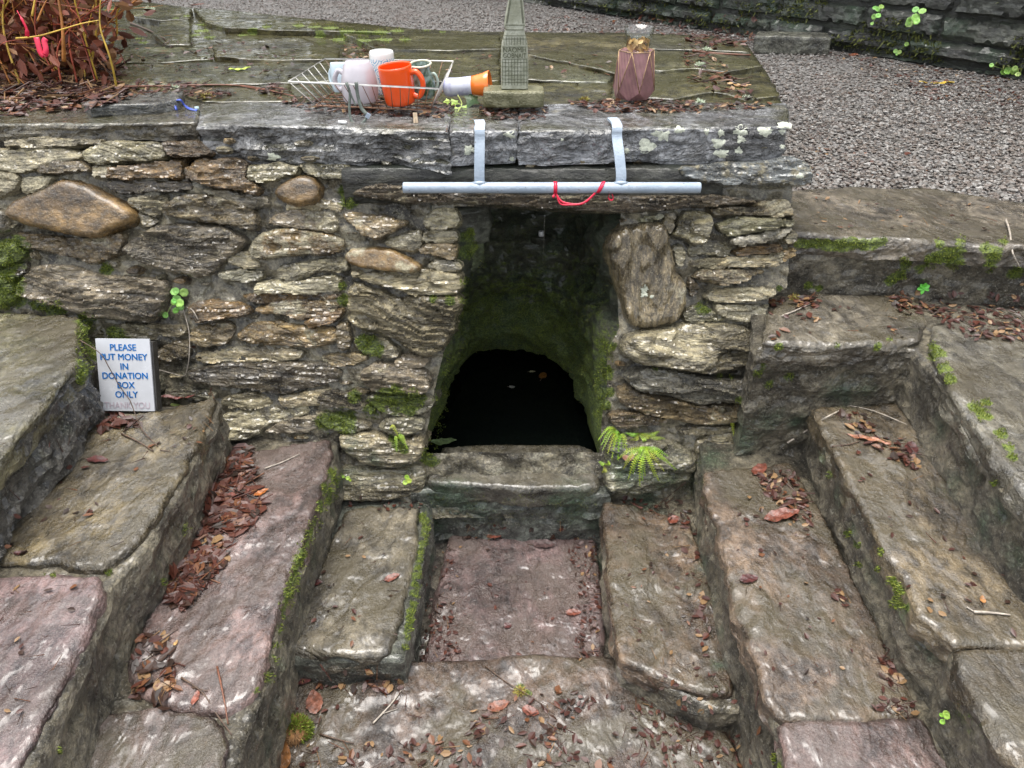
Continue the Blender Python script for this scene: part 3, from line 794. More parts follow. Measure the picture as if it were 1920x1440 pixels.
slab("1440,590 1485,556 1600,550 1715,556 1735,600 1722,636 1640,644 1530,646 1436,642", Z_1 + .010, (.150, .132, .098, .15), rough=.006)
slab("1760,600 1850,580 2050,580 2150,760 2200,1000 2080,1060 2005,1020 1925,926 1853,830 1802,760 1765,690 1745,645", Z_1 + .010, (.150, .140, .110, .2), rough=.005)
body("1440,352 1600,352 1750,352 1960,380 2400,440 2600,520 2100,478 1920,468 1800,460 1700,455 1600,450 1440,447", Z_0, .3)
slab("1470,360 1600,352 1750,352 1920,383 2100,420 2150,480 1920,462 1800,455 1700,449 1600,444 1470,440", Z_0 + .010, (.160, .136, .102, .12), rough=.004, ds=.009)
# ------------------------------------------------------------------ flat top of the wall, paved with slates
WET_OLV = (.085, .076, .030, .1)
top = empty("wall_top", (0.0, 0.6, 0.95), "flat slate paving on top of the wall", kind="structure")
block("bedding", P("-180,215 200,205 700,205 1470,203 1440,140 1400,82 1330,66 1180,62 1000,60 900,60 790,55 560,33 440,20 350,14 285,5 200,2 -180,2"), ZF(.938), .09, M['paving'], top, (.075, .068, .030, .2),
      inr=.02, k=3, bulge=.002, base=0, ds=.016, soft=0, rough=.002, rf=8, rows=4)
for txt, dz, col in [
    ("225,0 300,5 358,17 354,33 300,38 235,28", .030, (.10, .092, .045, .2)),
    ("364,17 560,33 716,46 736,62 600,58 420,52 384,40", .026, WET_OLV),
    ("302,40 354,36 356,82 312,84 288,62", .026, WET_OLV),
    ("398,82 560,70 636,92 636,110 480,112 402,106", .020, (.08, .068, .028, .1)),
    ("644,62 780,66 938,63 938,90 850,95 704,92", .028, WET_OLV),
    ("946,63 1176,63 1180,100 1166,140 1060,116 948,92", .026, (.095, .080, .036, .15)),
    ("640,98 936,97 936,150 830,152 644,150", .016, WET_OLV),
    ("944,97 1050,117 1150,142 1138,152 1020,152 946,146", .018, (.10, .10, .06, .25)),
    ("944,155 1146,155 1148,192 1010,196 946,194", .010, WET_OLV),
    ("1186,64 1330,67 1386,75 1408,98 1330,95 1190,90", .026, (.11, .105, .07, .25)),
    ("1190,96 1290,94 1345,100 1420,112 1430,126 1360,134 1300,128 1240,132 1188,124", .018, (.105, .098, .052, .2)),
    ("1168,134 1250,138 1310,132 1380,140 1436,138 1462,180 1400,186 1340,172 1260,184 1160,176", .012, WET_OLV),
    ("205,92 292,86 390,88 396,112 300,118 210,116", .014, (.085, .085, .04, .2)),
    ("212,122 400,116 632,116 634,150 420,158 220,156", .010, (.08, .075, .035, .15)),
    ("60,100 198,100 204,150 60,150", .008, (.07, .06, .03, .2)),
    ("230,160 420,163 540,158 560,190 380,192 350,178", .005, WET_OLV)]:
    block("paving_slate", P(txt), ZF(.942 + dz * .72), .05, M['paving'], top, col, flat=1, inr=.004, k=3, bulge=.0006, base=-.0006, ds=.011, soft=0, facet=(.0022, 5), jit=.012, jf=16, rough=.0022, rf=5, side=.004, rows=4)
block("paving_slate", P("150,192 215,178 300,172 344,170 336,188 290,196 170,201"), ZF(.972), .024, M['stone'], top, (.15, .155, .145, .2), inr=.01, k=3, bulge=.002, base=0, ds=.008, soft=0, rough=.002, side=.004, rows=4)

# ------------------------------------------------------------------ ground and gravel
def sheet(name, x0, x1, y0, y1, z, n, mat, amp, freq, kind="structure", color=None, label=None, hole=None, solid=True):
    xs = np.linspace(x0, x1, n); ys = np.linspace(y0, y1, n)
    X, Y = np.meshgrid(xs, ys)
    Z = z + amp * fbm(np.column_stack([X.ravel() * freq, Y.ravel() * freq, np.full(X.size, 4.)]), 4)
    F = []
    for j in range(n - 1):
        for i in range(n - 1):
            a = j * n + i
            if hole and hole[0] < xs[i] and xs[i + 1] < hole[1] and ys[j] < hole[2]: continue
            F.append((a, a + 1, a + n + 1, a + n))
    return tag(mesh_obj(name, np.column_stack([X.ravel(), Y.ravel(), Z]), F, mat, solid=solid, color=color), label, kind=kind)
g = NT('gravel_bed'); gv = g.obj()
vo = g.voro(gv, 95, 'F1', 'Color')
gb = g.new("ShaderNodeSeparateColor"); g.put(gb.inputs[0], vo)
gc = g.mix(g.rng(gb.outputs[0], 0, 1), (.045, .040, .036), (.20, .19, .18))
gc = g.mix(g.rng(g.noise(gv, 3, 5), .5, .7, 0, .55), gc, (.085, .055, .045))
g.set(Base_Color=gc, Roughness=.5, Normal=g.bump(g.math('MULTIPLY', g.voro(gv, 95), -1.0), .012))
M['gravel_bed'] = g.m
M['earth'] = plain('wet_earth', (.06, .045, .032), .6, var=.4, scale=6, bump=.01)
sheet("ground", -120, 120, -120, 120, -.16, 40, M['earth'], .0, .3, label="wet earth around the well", solid=False)
sheet("gravel_path", -9, 12, .06, 14, .672, 120, M['gravel_bed'], .008, 1.5, label="grey gravel path behind the well wall", hole=(-1.55, .58, .55))
# loose chips lying on it
def pebbles(n, zone, zfun, smin, smax, name, label):
    ico = np.array([(0, 0, 1), (.89, 0, .45), (.28, .85, .45), (-.72, .53, .45), (-.72, -.53, .45), (.28, -.85, .45), (.72, .53, -.45), (-.28, .85, -.45), (-.89, 0, -.45), (-.28, -.85, -.45), (.72, -.53, -.45), (0, 0, -1)])
    icf = [(0, 1, 2), (0, 2, 3), (0, 3, 4), (0, 4, 5), (0, 5, 1), (1, 6, 2), (2, 7, 3), (3, 8, 4), (4, 9, 5), (5, 10, 1), (6, 7, 2), (7, 8, 3), (8, 9, 4), (9, 10, 5), (10, 6, 1), (11, 7, 6), (11, 8, 7), (11, 9, 8), (11, 10, 9), (11, 6, 10)]
    V, F, T = [], [], []
    k = 0
    while k < n:
        q = zone()
        if q is None: continue
        s = random.uniform(smin, smax)
        sc = np.array([random.uniform(.7, 1.4), random.uniform(.6, 1.0), random.uniform(.4, .8)]) * s
        an = random.uniform(0, 6.28); ca, sa = math.cos(an), math.sin(an)
        p = ico * sc * (1 + .25 * RNG.standard_normal((12, 1)))
        p = np.column_stack([p[:, 0] * ca - p[:, 1] * sa, p[:, 0] * sa + p[:, 1] * ca, p[:, 2]])
        V.append(p + np.array([q[0], q[1], q[2] + s * .25]))
        F.extend([(a + 12 * k, b + 12 * k, c + 12 * k) for a, b, c in icf])
        T.append(random.random()); k += 1
    ob = mesh_obj(name, np.vstack(V), F, M['pebble'], smooth=False)
    at = ob.data.attributes.new('tone', 'FLOAT', 'POINT'); at.data.foreach_set('value', np.repeat(T, 12))
    return tag(ob, label, kind="stuff")
BACK_A, BACK_B = np.array([2.75, 1.33]), np.array([-.45, 5.38])      # foot of the garden wall behind
def zone_gravel():
    px, py = random.uniform(1380, 2080), random.uniform(60, 420)
    if random.random() < .35: px, py = random.uniform(240, 1420), random.uniform(-6, 75)
    q = on_z(px, py, .676)
    d = BACK_B - BACK_A; nrm = np.array([d[1], -d[0]])
    if np.dot(q[:2] - BACK_A, nrm) > 0: return None
    if q[0] < .70 and q[1] < .35: return None
    return q
pebbles(21000, zone_gravel, None, .0038, .0085, "gravel", "loose grey gravel chips on the path")

# ------------------------------------------------------------------ tall mossy garden wall behind the path
back = empty("garden_wall", (1.1, 3.4, .68), "tall dark mossy stone wall beyond the gravel path", "wall", kind="thing")
bd = BACK_B - BACK_A; BL = float(np.linalg.norm(bd)); bd = bd / BL
bn = np.array([-bd[1], bd[0]]); bn = bn if np.dot(bn, np.array([-1.0, -1.0])) > 0 else -bn
BF = Frame((BACK_A[0], BACK_A[1], .66), (bd[0], bd[1], 0), (0, 0, 1), (bn[0], bn[1], 0))
core2 = MB(); mid = BACK_A + bd * 3.0 - bn * .28
Rz = np.array([[bd[0], -bn[0], 0], [bd[1], -bn[1], 0], [0, 0, 1]])
core2.box((mid[0], mid[1], 1.80), (10.5, .5, 2.3), Rz)
core2.obj("core", M['dark'], back, smooth=False, color=(.03, .034, .024, .1), solid=True)
zz = 0.0
while zz < 2.2:
    hh = random.uniform(.045, .125) if zz < .62 else random.uniform(.2, .34)
    x = -2.0 + random.uniform(0, .2)
    while x < BL + 2.6:
        w = random.uniform(.22, .55) * (1.0 if zz < .62 else 1.4)
        if -.1 < x < BL + .3 or zz < .7 or random.random() < .75:
            e = .007
            q = [(x + e, zz + e * random.uniform(0, 2)), (x + w - e, zz + e), (x + w - e * random.uniform(0, 2), zz + hh - e), (x + w * .5, zz + hh - e * random.uniform(.3, 1)), (x + e * random.uniform(0, 2), zz + hh - e)]
            block("stone", q, BF, .10, M['dark'], back, (lambda b_: (b_, b_ * random.uniform(.98, 1.08), b_ * random.uniform(.78, .92), .1))(random.uniform(.045, .085)), px=False, off=random.uniform(-.025, .02),
                  k=random.choice([10, 16]), flat=2, bulge=.030, base=-.02, ds=.018 if zz < .6 else .05, rough=.014, rf=9, lay=.010, lf=16, soft=0, jit=.008, rows=2, solid=zz < .9)
        x += w
    zz += hh
# ------------------------------------------------------------------ dark evergreens over the garden wall, unseen, added for the wet stone to mirror
def leaf_cloud(centers, n, size, seedv):
    rg = np.random.default_rng(seedv)
    c = np.array(centers)[rg.integers(0, len(centers), n)]
    d = rg.standard_normal((n, 3)); d /= np.linalg.norm(d, axis=1)[:, None]
    p = c[:, :3] + d * (c[:, 3] * rg.uniform(.35, 1.0, n) ** .5)[:, None] * np.array([1, 1, .8])
    u = rg.standard_normal((n, 3)); u /= np.linalg.norm(u, axis=1)[:, None]
    w = np.cross(u, rg.standard_normal((n, 3))); w /= np.linalg.norm(w, axis=1)[:, None]
    s = size * rg.uniform(.6, 1.4, n)[:, None]
    V = np.stack([p - u * s, p + w * s * .5, p + u * s, p - w * s * .5], 1).reshape(-1, 3)
    F = [(4 * i, 4 * i + 1, 4 * i + 2, 4 * i + 3) for i in range(n)]
    return V, F
M['evergreen'] = plain('evergreen_leaf', (.035, .055, .018), .5, var=.5, scale=3)
cs = []
rg = random.Random(5)
for i in range(26):
    t = -1.6 + i * .42
    b0 = BACK_A + bd * t - bn * rg.uniform(1.2, 3.0)
    for _ in range(7):
        cs.append((b0[0] + rg.uniform(-.8, .8), b0[1] + rg.uniform(-.8, .8), rg.uniform(2.0, 3.9), rg.uniform(.5, .9)))
for i in range(14):
    for _ in range(6):
        cs.append((-9 + i * .75 + rg.uniform(-.6, .6), 7.2 + rg.uniform(-.6, 1.2), rg.uniform(.9, 4.2), rg.uniform(.7, 1.2)))
for i in range(46):                            # low unseen foliage ring, added to cut sky light near the horizon
    an = math.radians(100 + 340 * i / 46 + 60) if i else 2.0
    rr_ = rg.uniform(7.5, 9.5); bx, by = rr_ * math.sin(an), -1.8 + rr_ * math.cos(an)
    if by > 3.5: continue
    for _ in range(5): cs.append((bx + rg.uniform(-.9, .9), by + rg.uniform(-.9, .9), rg.uniform(.2, 1.2), rg.uniform(.5, .8)))
lv, lf_ = leaf_cloud(cs, 52000, .13, 3)
tag(mesh_obj("unseen_foliage", lv, lf_, M['evergreen'], smooth=False), "unseen dark evergreen foliage over the garden wall and in an added ring around the well", kind="stuff")
# earth banks that hold the path where the wall and the steps end, past the picture's edges
for i, (x0, x1, yf) in enumerate(((-5.0, -1.58, -.12), (1.75, 7.0, .02))):
    ob = block("bank", [(x0, yf), (x1, yf + .04), (x1, .6), (x0, .6)], ZF(.70), .95, M['earth'], None, None, px=False, inr=.08, k=3, bulge=.05, base=-.05, ds=.05, soft=0, jit=.05, jf=3, rough=.03, rf=4, side=.05, rows=8, solid=False)
    tag(ob, "earth bank holding the gravel path", kind="structure")
# ------------------------------------------------------------------ where small things lie: rays onto the built surfaces
_SV = np.vstack(SURF_V)
BVH = BVHTree.FromPolygons(_SV.tolist(), SURF_F)
def hit(px, py):
    d = ray(px, py)
    loc, nor, idx, dist = BVH.ray_cast(Vector(CAM.tolist()), Vector(d.tolist()))
    if loc is None: return None
    n = np.array(nor); 
    if np.dot(n, d) > 0: n = -n
    return np.array(loc), n
def drop(x, y, z0=2.5):
    loc, nor, idx, dist = BVH.ray_cast(Vector((x, y, z0)), Vector((0, 0, -1)))
    return None if loc is None else (np.array(loc), np.array(nor) if nor[2] > 0 else -np.array(nor))
def mpp(p):
    """metres per photograph pixel at a point"""
    return float(np.dot(np.asarray(p) - CAM, _FW)) / FPX

# moss: px, py, radius px, how thick, kind (m = bright moss, a = algae)
MOSS = []
def ms(txt, st=1.0, kind='m', tuft=1.0):
    for q in txt.split():
        a = [float(k) for k in q.split(',')]; MOSS.append((a[0], a[1], a[2], st, kind, tuft))
ms("18,470,30 8,545,36 30,535,22 85,573,16 110,577,16 66,572,10 166,650,26 160,620,20 158,690,18 152,710,12 212,632,20 200,503,13 10,500,25 160,600,16")
ms("650,372,17 645,358,12 660,380,12 642,535,9 645,562,12 690,645,20 705,655,17 680,640,14 1318,577,14", .9)
ms("642,788,26 612,792,20 700,766,20 748,752,24 720,745,18 665,742,14 780,745,20 764,770,14 740,735,16 655,800,16", .85)
ms("826,772,14 822,800,14 815,830,14 832,735,12 840,700,12 845,675,10 868,560,10 872,530,12 866,585,9 843,563,9 812,560,8 880,440,12 885,465,14 878,480,10 806,862,15 800,850,12 820,748,10", .9)
ms("745,832,13 757,842,9 735,824,9 625,890,14 632,905,12 618,930,16 610,915,12 602,950,13", .9)
ms("573,1020,17 568,1036,14 562,1050,17 556,1064,14 553,1075,16 548,1088,14 545,1100,17 540,1116,14 536,1130,16 531,1150,12 526,1180,11 520,1210,10 514,1240,10 505,1270,12 590,980,14 582,1000,14", .6, 'm', .45)
ms("799,990,9 797,1003,8 794,1018,9 790,1035,8 787,1050,9 784,1065,8 782,1080,10 781,1098,9 778,1115,10 775,1130,9 772,1146,10 769,1162,9 766,1178,9 763,1194,8 760,1212,8 792,965,8 796,975,11", .9)
ms("1128,640,12 1134,655,12 1138,672,13 1132,690,13 1126,708,12 1124,725,11 1128,742,10 1140,700,12 1142,735,10 1146,650,9 1136,760,10 1120,775,9", 1.0)
ms("1500,456,9 1515,457,9 1530,456,9 1550,458,10 1565,460,10 1580,460,11 1600,457,11 1620,458,11 1640,456,10 1655,452,8", 1.2)
ms("1700,492,11 1695,488,9 1750,488,17 1775,478,16 1790,492,16 1800,470,10 1760,455,9 1850,465,12 1865,475,14 1855,500,12 1905,510,14 1690,515,12 1670,525,12 1725,505,8 1800,452,12 1880,452,10", .9)
ms("1460,652,8 1462,540,6 1515,535,8 1535,540,8 1570,648,6 1645,650,8 1668,636,5 1755,664,15 1770,690,13 1780,710,12 1830,765,15 1845,780,14 1850,755,9 1878,815,12 1890,840,11 1900,858,9 1750,650,10 1862,905,9", .95)
ms("1688,1105,13 1680,1130,13 1672,1090,10 1646,1065,8 1650,1035,9 1605,1020,10 1590,1000,9 1610,1060,8 1555,890,7 1700,1140,9 1480,705,10 1420,700,9 1440,720,9 1430,690,8 1350,705,7 1370,708,6 1385,750,8 1230,690,6", .8)
ms("378,58,13 366,66,10 392,70,10 378,46,9 350,30,6 330,34,6 262,72,8 268,80,8 205,18,9 225,22,8 560,48,10 590,50,12 620,52,14 650,58,14 680,62,14 715,60,14 745,58,12 640,74,16 680,76,16 720,74,14 760,74,10 600,66,10 475,58,9 500,50,8 455,66,8 770,48,8 800,56,7 830,60,6 1540,88,10 1556,86,7", 1.0)
ms("110,1405,9 205,1075,7 85,1075,6 100,1078,6 350,988,8 345,1000,6 305,1090,8 115,990,0 480,1293,6", .7)
ms("1460,1435,12 1455,1420,9 975,1290,9 990,1300,8", .8)
# thin green algae
ms("830,935,45 870,940,40 1080,950,50 1040,945,30 900,960,30 815,985,28 810,1040,20 1115,985,25 1125,1060,20", .75, 'a', 0)
ms("1180,885,45 1250,905,50 1300,900,40 1390,815,50 1440,790,40 1490,790,30 1160,850,30 1210,930,40 1330,860,40 1580,735,40 1620,735,30", .7, 'a', 0)
ms("1310,1000,28 1320,1060,28 1340,1120,28 1355,1180,24 1540,860,30 1570,930,30 1600,1000,30 1640,1080,35 1690,1150,35 1740,1220,30 1790,900,40 1840,990,40 1880,960,40 1820,880,40 1760,800,40 1900,1040,40 1350,1250,20", .6, 'a', 0)
ms("500,1400,40 520,1330,30 530,1250,28 560,1130,30 590,1040,30 620,960,30 640,900,40 700,870,40 660,830,40 760,880,30", .55, 'a', 0)
ms("360,930,35 330,1000,35 280,1080,35 380,860,25 170,750,30 120,800,30 60,870,30", .35, 'a', 0)
ms("1600,30,40 1500,40,50 1450,20,50 1400,30,40 1700,80,50 1780,60,40 1850,110,40 1350,15,50 1250,10,50 1150,5,50 1740,100,30", .6, 'a', 0)
_blobs = []
for (x, y, r, st, kind, tf) in MOSS:
    if r <= 0: continue
    q = hit(x, y)
    if q is None: continue
    _blobs.append((q[0], r * mpp(q[0]) * 1.55, st, kind))
def paint():
    bc = np.array([b[0] for b in _blobs]); br = np.array([b[1] for b in _blobs])
    for ob, V in zip(SURF_OBJ, SURF_V):
        mo = np.zeros(len(V)); alg = np.zeros(len(V))
        lo, hi = V.min(0), V.max(0)
        near = np.where(np.all((bc + br[:, None] > lo) & (bc - br[:, None] < hi), 1))[0]
        for i in near:
            c, r, st, kind = _blobs[i]
            f = st * np.clip(1.15 - np.linalg.norm(V - c, axis=1) / r, 0, 1)
            if kind == 'm': mo = np.maximum(mo, f)
            else: alg = np.maximum(alg, f)
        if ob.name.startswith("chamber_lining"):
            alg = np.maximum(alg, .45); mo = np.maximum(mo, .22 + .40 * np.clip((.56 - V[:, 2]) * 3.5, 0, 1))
        if mo.any():
            at = ob.data.attributes.new('moss', 'FLOAT', 'POINT'); at.data.foreach_set('value', mo)
        if alg.any():
            at = ob.data.attributes.new('algae', 'FLOAT', 'POINT'); at.data.foreach_set('value', alg)
paint()

class Tufts:
    """small upright blades, one mesh"""
    def __init__(s): s.V, s.F, s.T = [], [], []
    def blade(s, p, n, size, tone, lean=.8):
        t = np.array([random.gauss(0, 1) for _ in range(3)]); d = n + lean * t / (np.linalg.norm(t) + 1e-9) * random.random()
        d /= np.linalg.norm(d); u = np.cross(d, t); u /= np.linalg.norm(u) + 1e-9
        k = len(s.V); w = size * .22
        s.V += [p - u * w - n * .001, p + u * w - n * .001, p + d * size]
        s.F.append((k, k + 1, k + 2)); s.T += [tone] * 3
    def obj(s, name, mat, label, kind="stuff"):
        ob = mesh_obj(name, np.array(s.V), s.F, mat, smooth=False)
        at = ob.data.attributes.new('tone', 'FLOAT', 'POINT'); at.data.foreach_set('value', np.array(s.T))
        return tag(ob, label, kind=kind)
tw, tp = Tufts(), Tufts()
for (x, y, r, st, kind, tf) in MOSS:
    if kind != 'm' or r <= 0 or not tf: continue
    q0 = hit(x, y)
    if q0 is None: continue
    far = y < 120
    for _ in range(int(r * r * 1.15 * tf)):
        a, rr = random.uniform(0, 6.283), r * math.sqrt(random.random())
        q = hit(x + rr * math.cos(a), y + rr * math.sin(a) * (.6 if far else 1))
        if q is None or np.linalg.norm(q[0] - q0[0]) > .16: continue
        if n1(q[0] * 60) < -.30 + .30 * rr / r: continue
        (tp if y < 215 else tw).blade(q[0], q[1], random.uniform(.0028, .0062), random.random() * .99)
tw.obj("wall_moss", M['moss_tuft'], "bright green moss tufts in the wall joints and on the risers")
tp.obj("paving_moss", M['moss_tuft'], "bright green moss cushions on the slate paving")
td = Tufts()
for _ in range(17000):
    x, y = random.uniform(815, 1150), random.uniform(400, 800)
    q = hit(x, y)
    if q is None or q[0][1] < .02 or q[0][2] < .102 or q[0][2] > .64: continue
    if random.random() > .08 + (y - 400) / 330: continue
    td.blade(q[0], q[1], random.uniform(.003, .008), random.random() * .99)
for _ in range(7000):
    x, y = random.uniform(1000, 1920), random.uniform(0, 165)
    q = hit(x, y)
    if q is None or q[0][1] < 1.78 or q[0][2] < .69: continue
    if n1(q[0] * 5) < -.05 + .35 * (x - 1000) / 900 - .1: continue
    td.blade(q[0], q[1], random.uniform(.012, .03), random.random() * .99)
for _ in range(5500):
    x, y = random.uniform(1130, 1320), random.uniform(800, 935)
    if random.random() < .5: x, y = random.uniform(790, 1120), random.uniform(915, 985)
    q = hit(x, y)
    if q is None or abs(q[1][2]) > .8 or n1(q[0] * 22) < -.1: continue
    td.blade(q[0], q[1], random.uniform(.002, .0045), random.random() * .99)
td.obj("dark_moss", M['moss_dark'], "dark green moss lining the well and the garden wall")

# ------------------------------------------------------------------ leaf litter
class Litter:
    def __init__(s): s.V, s.F, s.T = [], [], []
    def piece(s, p, n, L, W, tone, lift=.35, stick=False):
        t = np.array([random.gauss(0, 1) for _ in range(3)]); t -= np.dot(t, n) * n; t /= np.linalg.norm(t) + 1e-9
        nn = n + lift * np.array([random.gauss(0, 1) for _ in range(3)]) * .6; nn /= np.linalg.norm(nn)
        t -= np.dot(t, nn) * nn; t /= np.linalg.norm(t) + 1e-9
        b = np.cross(nn, t); p = p + n * random.uniform(.001, .006); k = len(s.V)
        if stick:
            v = [p - t * L + nn * .001, p - t * L + b * W, p + t * L + b * W + nn * .002, p + t * L + nn * .001]
            s.V += v + [q + nn * W for q in v]
            s.F += [(k, k + 1, k + 2, k + 3), (k + 4, k + 5, k + 6, k + 7), (k, k + 4, k + 7, k + 3), (k + 1, k + 2, k + 6, k + 5)]; s.T += [tone] * 8
            return
        c = random.uniform(-.3, .5) * W
        s.V += [p - t * L, p - t * L * .3 + b * W + nn * c, p + t * L * .45 + b * W * .8 + nn * c, p + t * L, p + t * L * .4 - b * W * .8 + nn * c, p - t * L * .35 - b * W + nn * c, p + nn * random.uniform(-.1, .15) * W]
        s.F += [(k, k + 1, k + 6), (k + 1, k + 2, k + 6), (k + 2, k + 3, k + 6), (k + 3, k + 4, k + 6), (k + 4, k + 5, k + 6), (k + 5, k, k + 6)]; s.T += [tone] * 7
    def area(s, txt, n, smin, smax, tones, stick=.12, updot=.3, clump=None, lift=.35):
        q = P(txt); xs = [a for a, b in q]; ys = [b for a, b in q]; k = 0; tries = 0
        while k < n and tries < n * 12:
            tries += 1
            x, y = random.uniform(min(xs), max(xs)), random.uniform(min(ys), max(ys))
            if not inside_any(x, y, [q]): continue
            h_ = hit(x, y)
            if h_ is None or h_[1][2] < updot: continue
            if clump and n1(h_[0] * clump) < random.uniform(-.1, .25): continue
            L = random.uniform(smin, smax); st = random.random() < stick
            s.piece(h_[0], h_[1], L * (1.6 if st else 1), L * (.10 if st else random.uniform(.35, .65)), (random.choice(tones) + .5) / 8, stick=st, lift=lift); k += 1
    def obj(s, name, label):
        ob = mesh_obj(name, np.array(s.V), s.F, M['litter'], smooth=False)
        at = ob.data.attributes.new('tone', 'FLOAT', 'POINT'); at.data.foreach_set('value', np.array(s.T))
        return tag(ob, label, kind="stuff")
RED, MIXED, PALE, DARK = [0, 0, 1, 4, 7, 2, 4], [0, 1, 2, 3, 4, 2, 6, 7], [5, 3, 2, 6, 4, 1, 2], [2, 6, 4, 0, 6]
ls, lp = Litter(), Litter()
ls.area("425,845 490,838 512,930 450,1000 370,1110 330,1170 285,1175 330,1040 390,920", 800, .009, .024, RED + [0, 4], .06, clump=7, lift=.16)
ls.area("425,845 470,840 480,920 430,960 395,930", 220, .012, .026, RED + [0, 7], lift=.18)
ls.area("345,1000 420,980 430,1050 370,1100 310,1120", 110, .008, .020, RED + [1, 3])
ls.area("250,1195 310,1190 340,1250 330,1300 300,1340 250,1310", 90, .006, .016, MIXED, .2)
ls.area("205,775 240,772 260,800 190,808", 45, .010, .02, [0, 0, 4, 2])
ls.area("1440,562 1560,556 1560,592 1500,612 1445,640", 60, .007, .016, RED + [1, 3], clump=12)
ls.area("1640,545 1760,545 1740,600 1690,590", 60, .006, .014, MIXED)
ls.area("1730,560 1920,530 1920,640 1830,640 1760,610", 252, .005, .012, DARK + [3, 2, 6], .2)
ls.area("1560,775 1640,775 1750,850 1740,890 1640,850", 82, .006, .016, MIXED, .25, clump=12)
ls.area("1420,890 1490,880 1530,980 1500,990 1440,930", 120, .005, .014, DARK + [1, 3, 5], .2)
ls.area("1560,1100 1640,1160 1720,1340 1640,1345 1560,1200", 76, .005, .012, DARK + [3], .35, clump=9)
ls.area("1270,960 1310,980 1350,1180 1330,1290 1290,1150", 49, .005, .014, DARK + [0, 3], .3)
ls.area("800,1060 850,1020 845,1100 860,1235 785,1240", 142, .003, .010, DARK + DARK + [3, 5], .45)
ls.area("1060,1010 1120,1000 1125,1240 1075,1240 1085,1120", 195, .003, .009, DARK + DARK + [3], .35)
ls.area("850,985 1090,985 1100,1010 850,1012", 45, .004, .009, MIXED, .3)
ls.area("560,1255 760,1245 760,1300 560,1290", 45, .006, .014, MIXED, .3)
ls.area("900,1300 1100,1280 1240,1440 900,1440 860,1380", 126, .005, .012, PALE + DARK, .35, clump=7)
ls.area("540,1320 1400,1300 1440,1440 520,1440", 180, .003, .011, PALE + DARK + DARK, .4, clump=6)
ls.area("560,1400 900,1380 900,1440 560,1440", 67, .005, .013, PALE, .35)
ls.area("1200,1220 1420,1260 1440,1440 1250,1440", 49, .004, .010, DARK + PALE, .3)
ls.area("650,930 790,938 790,955 640,960", 37, .004, .010, [0, 2, 4, 7], .4)
ls.area("1150,930 1300,945 1290,985 1180,950", 45, .005, .012, [0, 2, 4, 7], .35)
ls.area("0,800 160,830 330,780 230,1040 0,1040", 33, .004, .012, MIXED, .4)
ls.area("0,1090 180,1090 60,1400 0,1440", 22, .004, .010, PALE, .4)
ls.area("560,1000 780,960 740,1220 540,1210", 30, .004, .009, MIXED, .4)
ls.area("850,1020 1090,1020 1080,1230 840,1230", 37, .003, .008, MIXED, .3)
ls.area("1140,960 1280,980 1320,1250 1160,1230", 45, .003, .009, MIXED, .3)
ls.area("1340,900 1480,900 1640,1300 1450,1320", 60, .003, .009, PALE + MIXED, .35)
ls.area("1540,790 1720,790 1920,1150 1920,1200 1730,1150", 42, .003, .009, PALE + MIXED, .35)
ls.area("1500,365 1900,390 1900,440 1500,430", 45, .003, .009, [3, 5, 2, 1], .4)
ls.area("1450,570 1720,570 1720,635 1450,635", 30, .003, .009, [3, 5, 2, 1], .4)
ls.area("330,560 420,830 260,860 420,740", 22, .004, .01, MIXED, .3)
ls.obj("step_litter", "wet brown leaf litter and twig scraps on the steps")
lp.area("0,150 215,110 240,190 150,205 0,222", 620, .008, .022, RED + [3, 5, 1, 6, 4], .2)
lp.area("0,130 210,95 230,180 0,190", 250, .02, .035, [2, 6, 1, 3], .95)
lp.area("215,150 520,160 560,195 230,180", 240, .006, .015, MIXED, .25, clump=9)
lp.area("520,185 640,180 850,195 850,222 700,218 560,210", 300, .006, .013, DARK + [1, 3, 4], .25)
lp.area("900,200 1030,200 1020,226 905,226", 110, .005, .012, MIXED, .2)
lp.area("1060,193 1180,186 1300,190 1310,212 1120,212", 240, .006, .014, RED + [3, 5, 1], .25)
lp.area("1270,85 1340,80 1370,140 1420,185 1380,200 1290,150", 150, .007, .018, RED + [1, 3, 7], .3)
lp.area("1300,196 1470,196 1400,208 1310,208", 60, .006, .012, MIXED, .3)
lp.area("1280,60 1420,65 1400,90 1290,80", 130, .008, .02, RED + [2, 6], .3)
lp.area("600,120 950,90 1150,110 1150,180 1010,180 640,160", 90, .005, .012, MIXED, .3)
lp.area("250,60 560,90 560,150 230,130", 130, .006, .014, MIXED, .3)
lp.area("640,85 720,85 700,110 640,110", 60, .006, .012, [1, 3, 5], .3)
lp.obj("paving_litter", "wet dead leaves and bits strewn over the slate paving")
lg = Litter()
lg.area("1500,90 1900,150 1920,200 1750,190 1560,115", 320, .008, .02, RED + [2, 6, 3], .3, updot=.5)
lg.area("1450,180 1900,180 1900,350 1530,350", 60, .006, .016, MIXED, .3)
lg.area("1000,30 1420,30 1420,70 1000,60", 240, .010, .025, RED + [2, 6], .4)
lg.area("1430,110 1560,125 1920,200 1920,260 1500,160", 420, .003, .007, [2, 6, 4, 1], .3, updot=.5)
lg.area("1480,150 1530,350 1700,352 1600,300 1540,250", 260, .003, .007, [2, 6, 4, 1], .3, updot=.5)
lg.area("1500,150 1900,180 1900,350 1530,350", 260, .003, .006, [2, 6, 4], .3, updot=.5)
lg.obj("gravel_litter", "dead leaves along the foot of the garden wall")

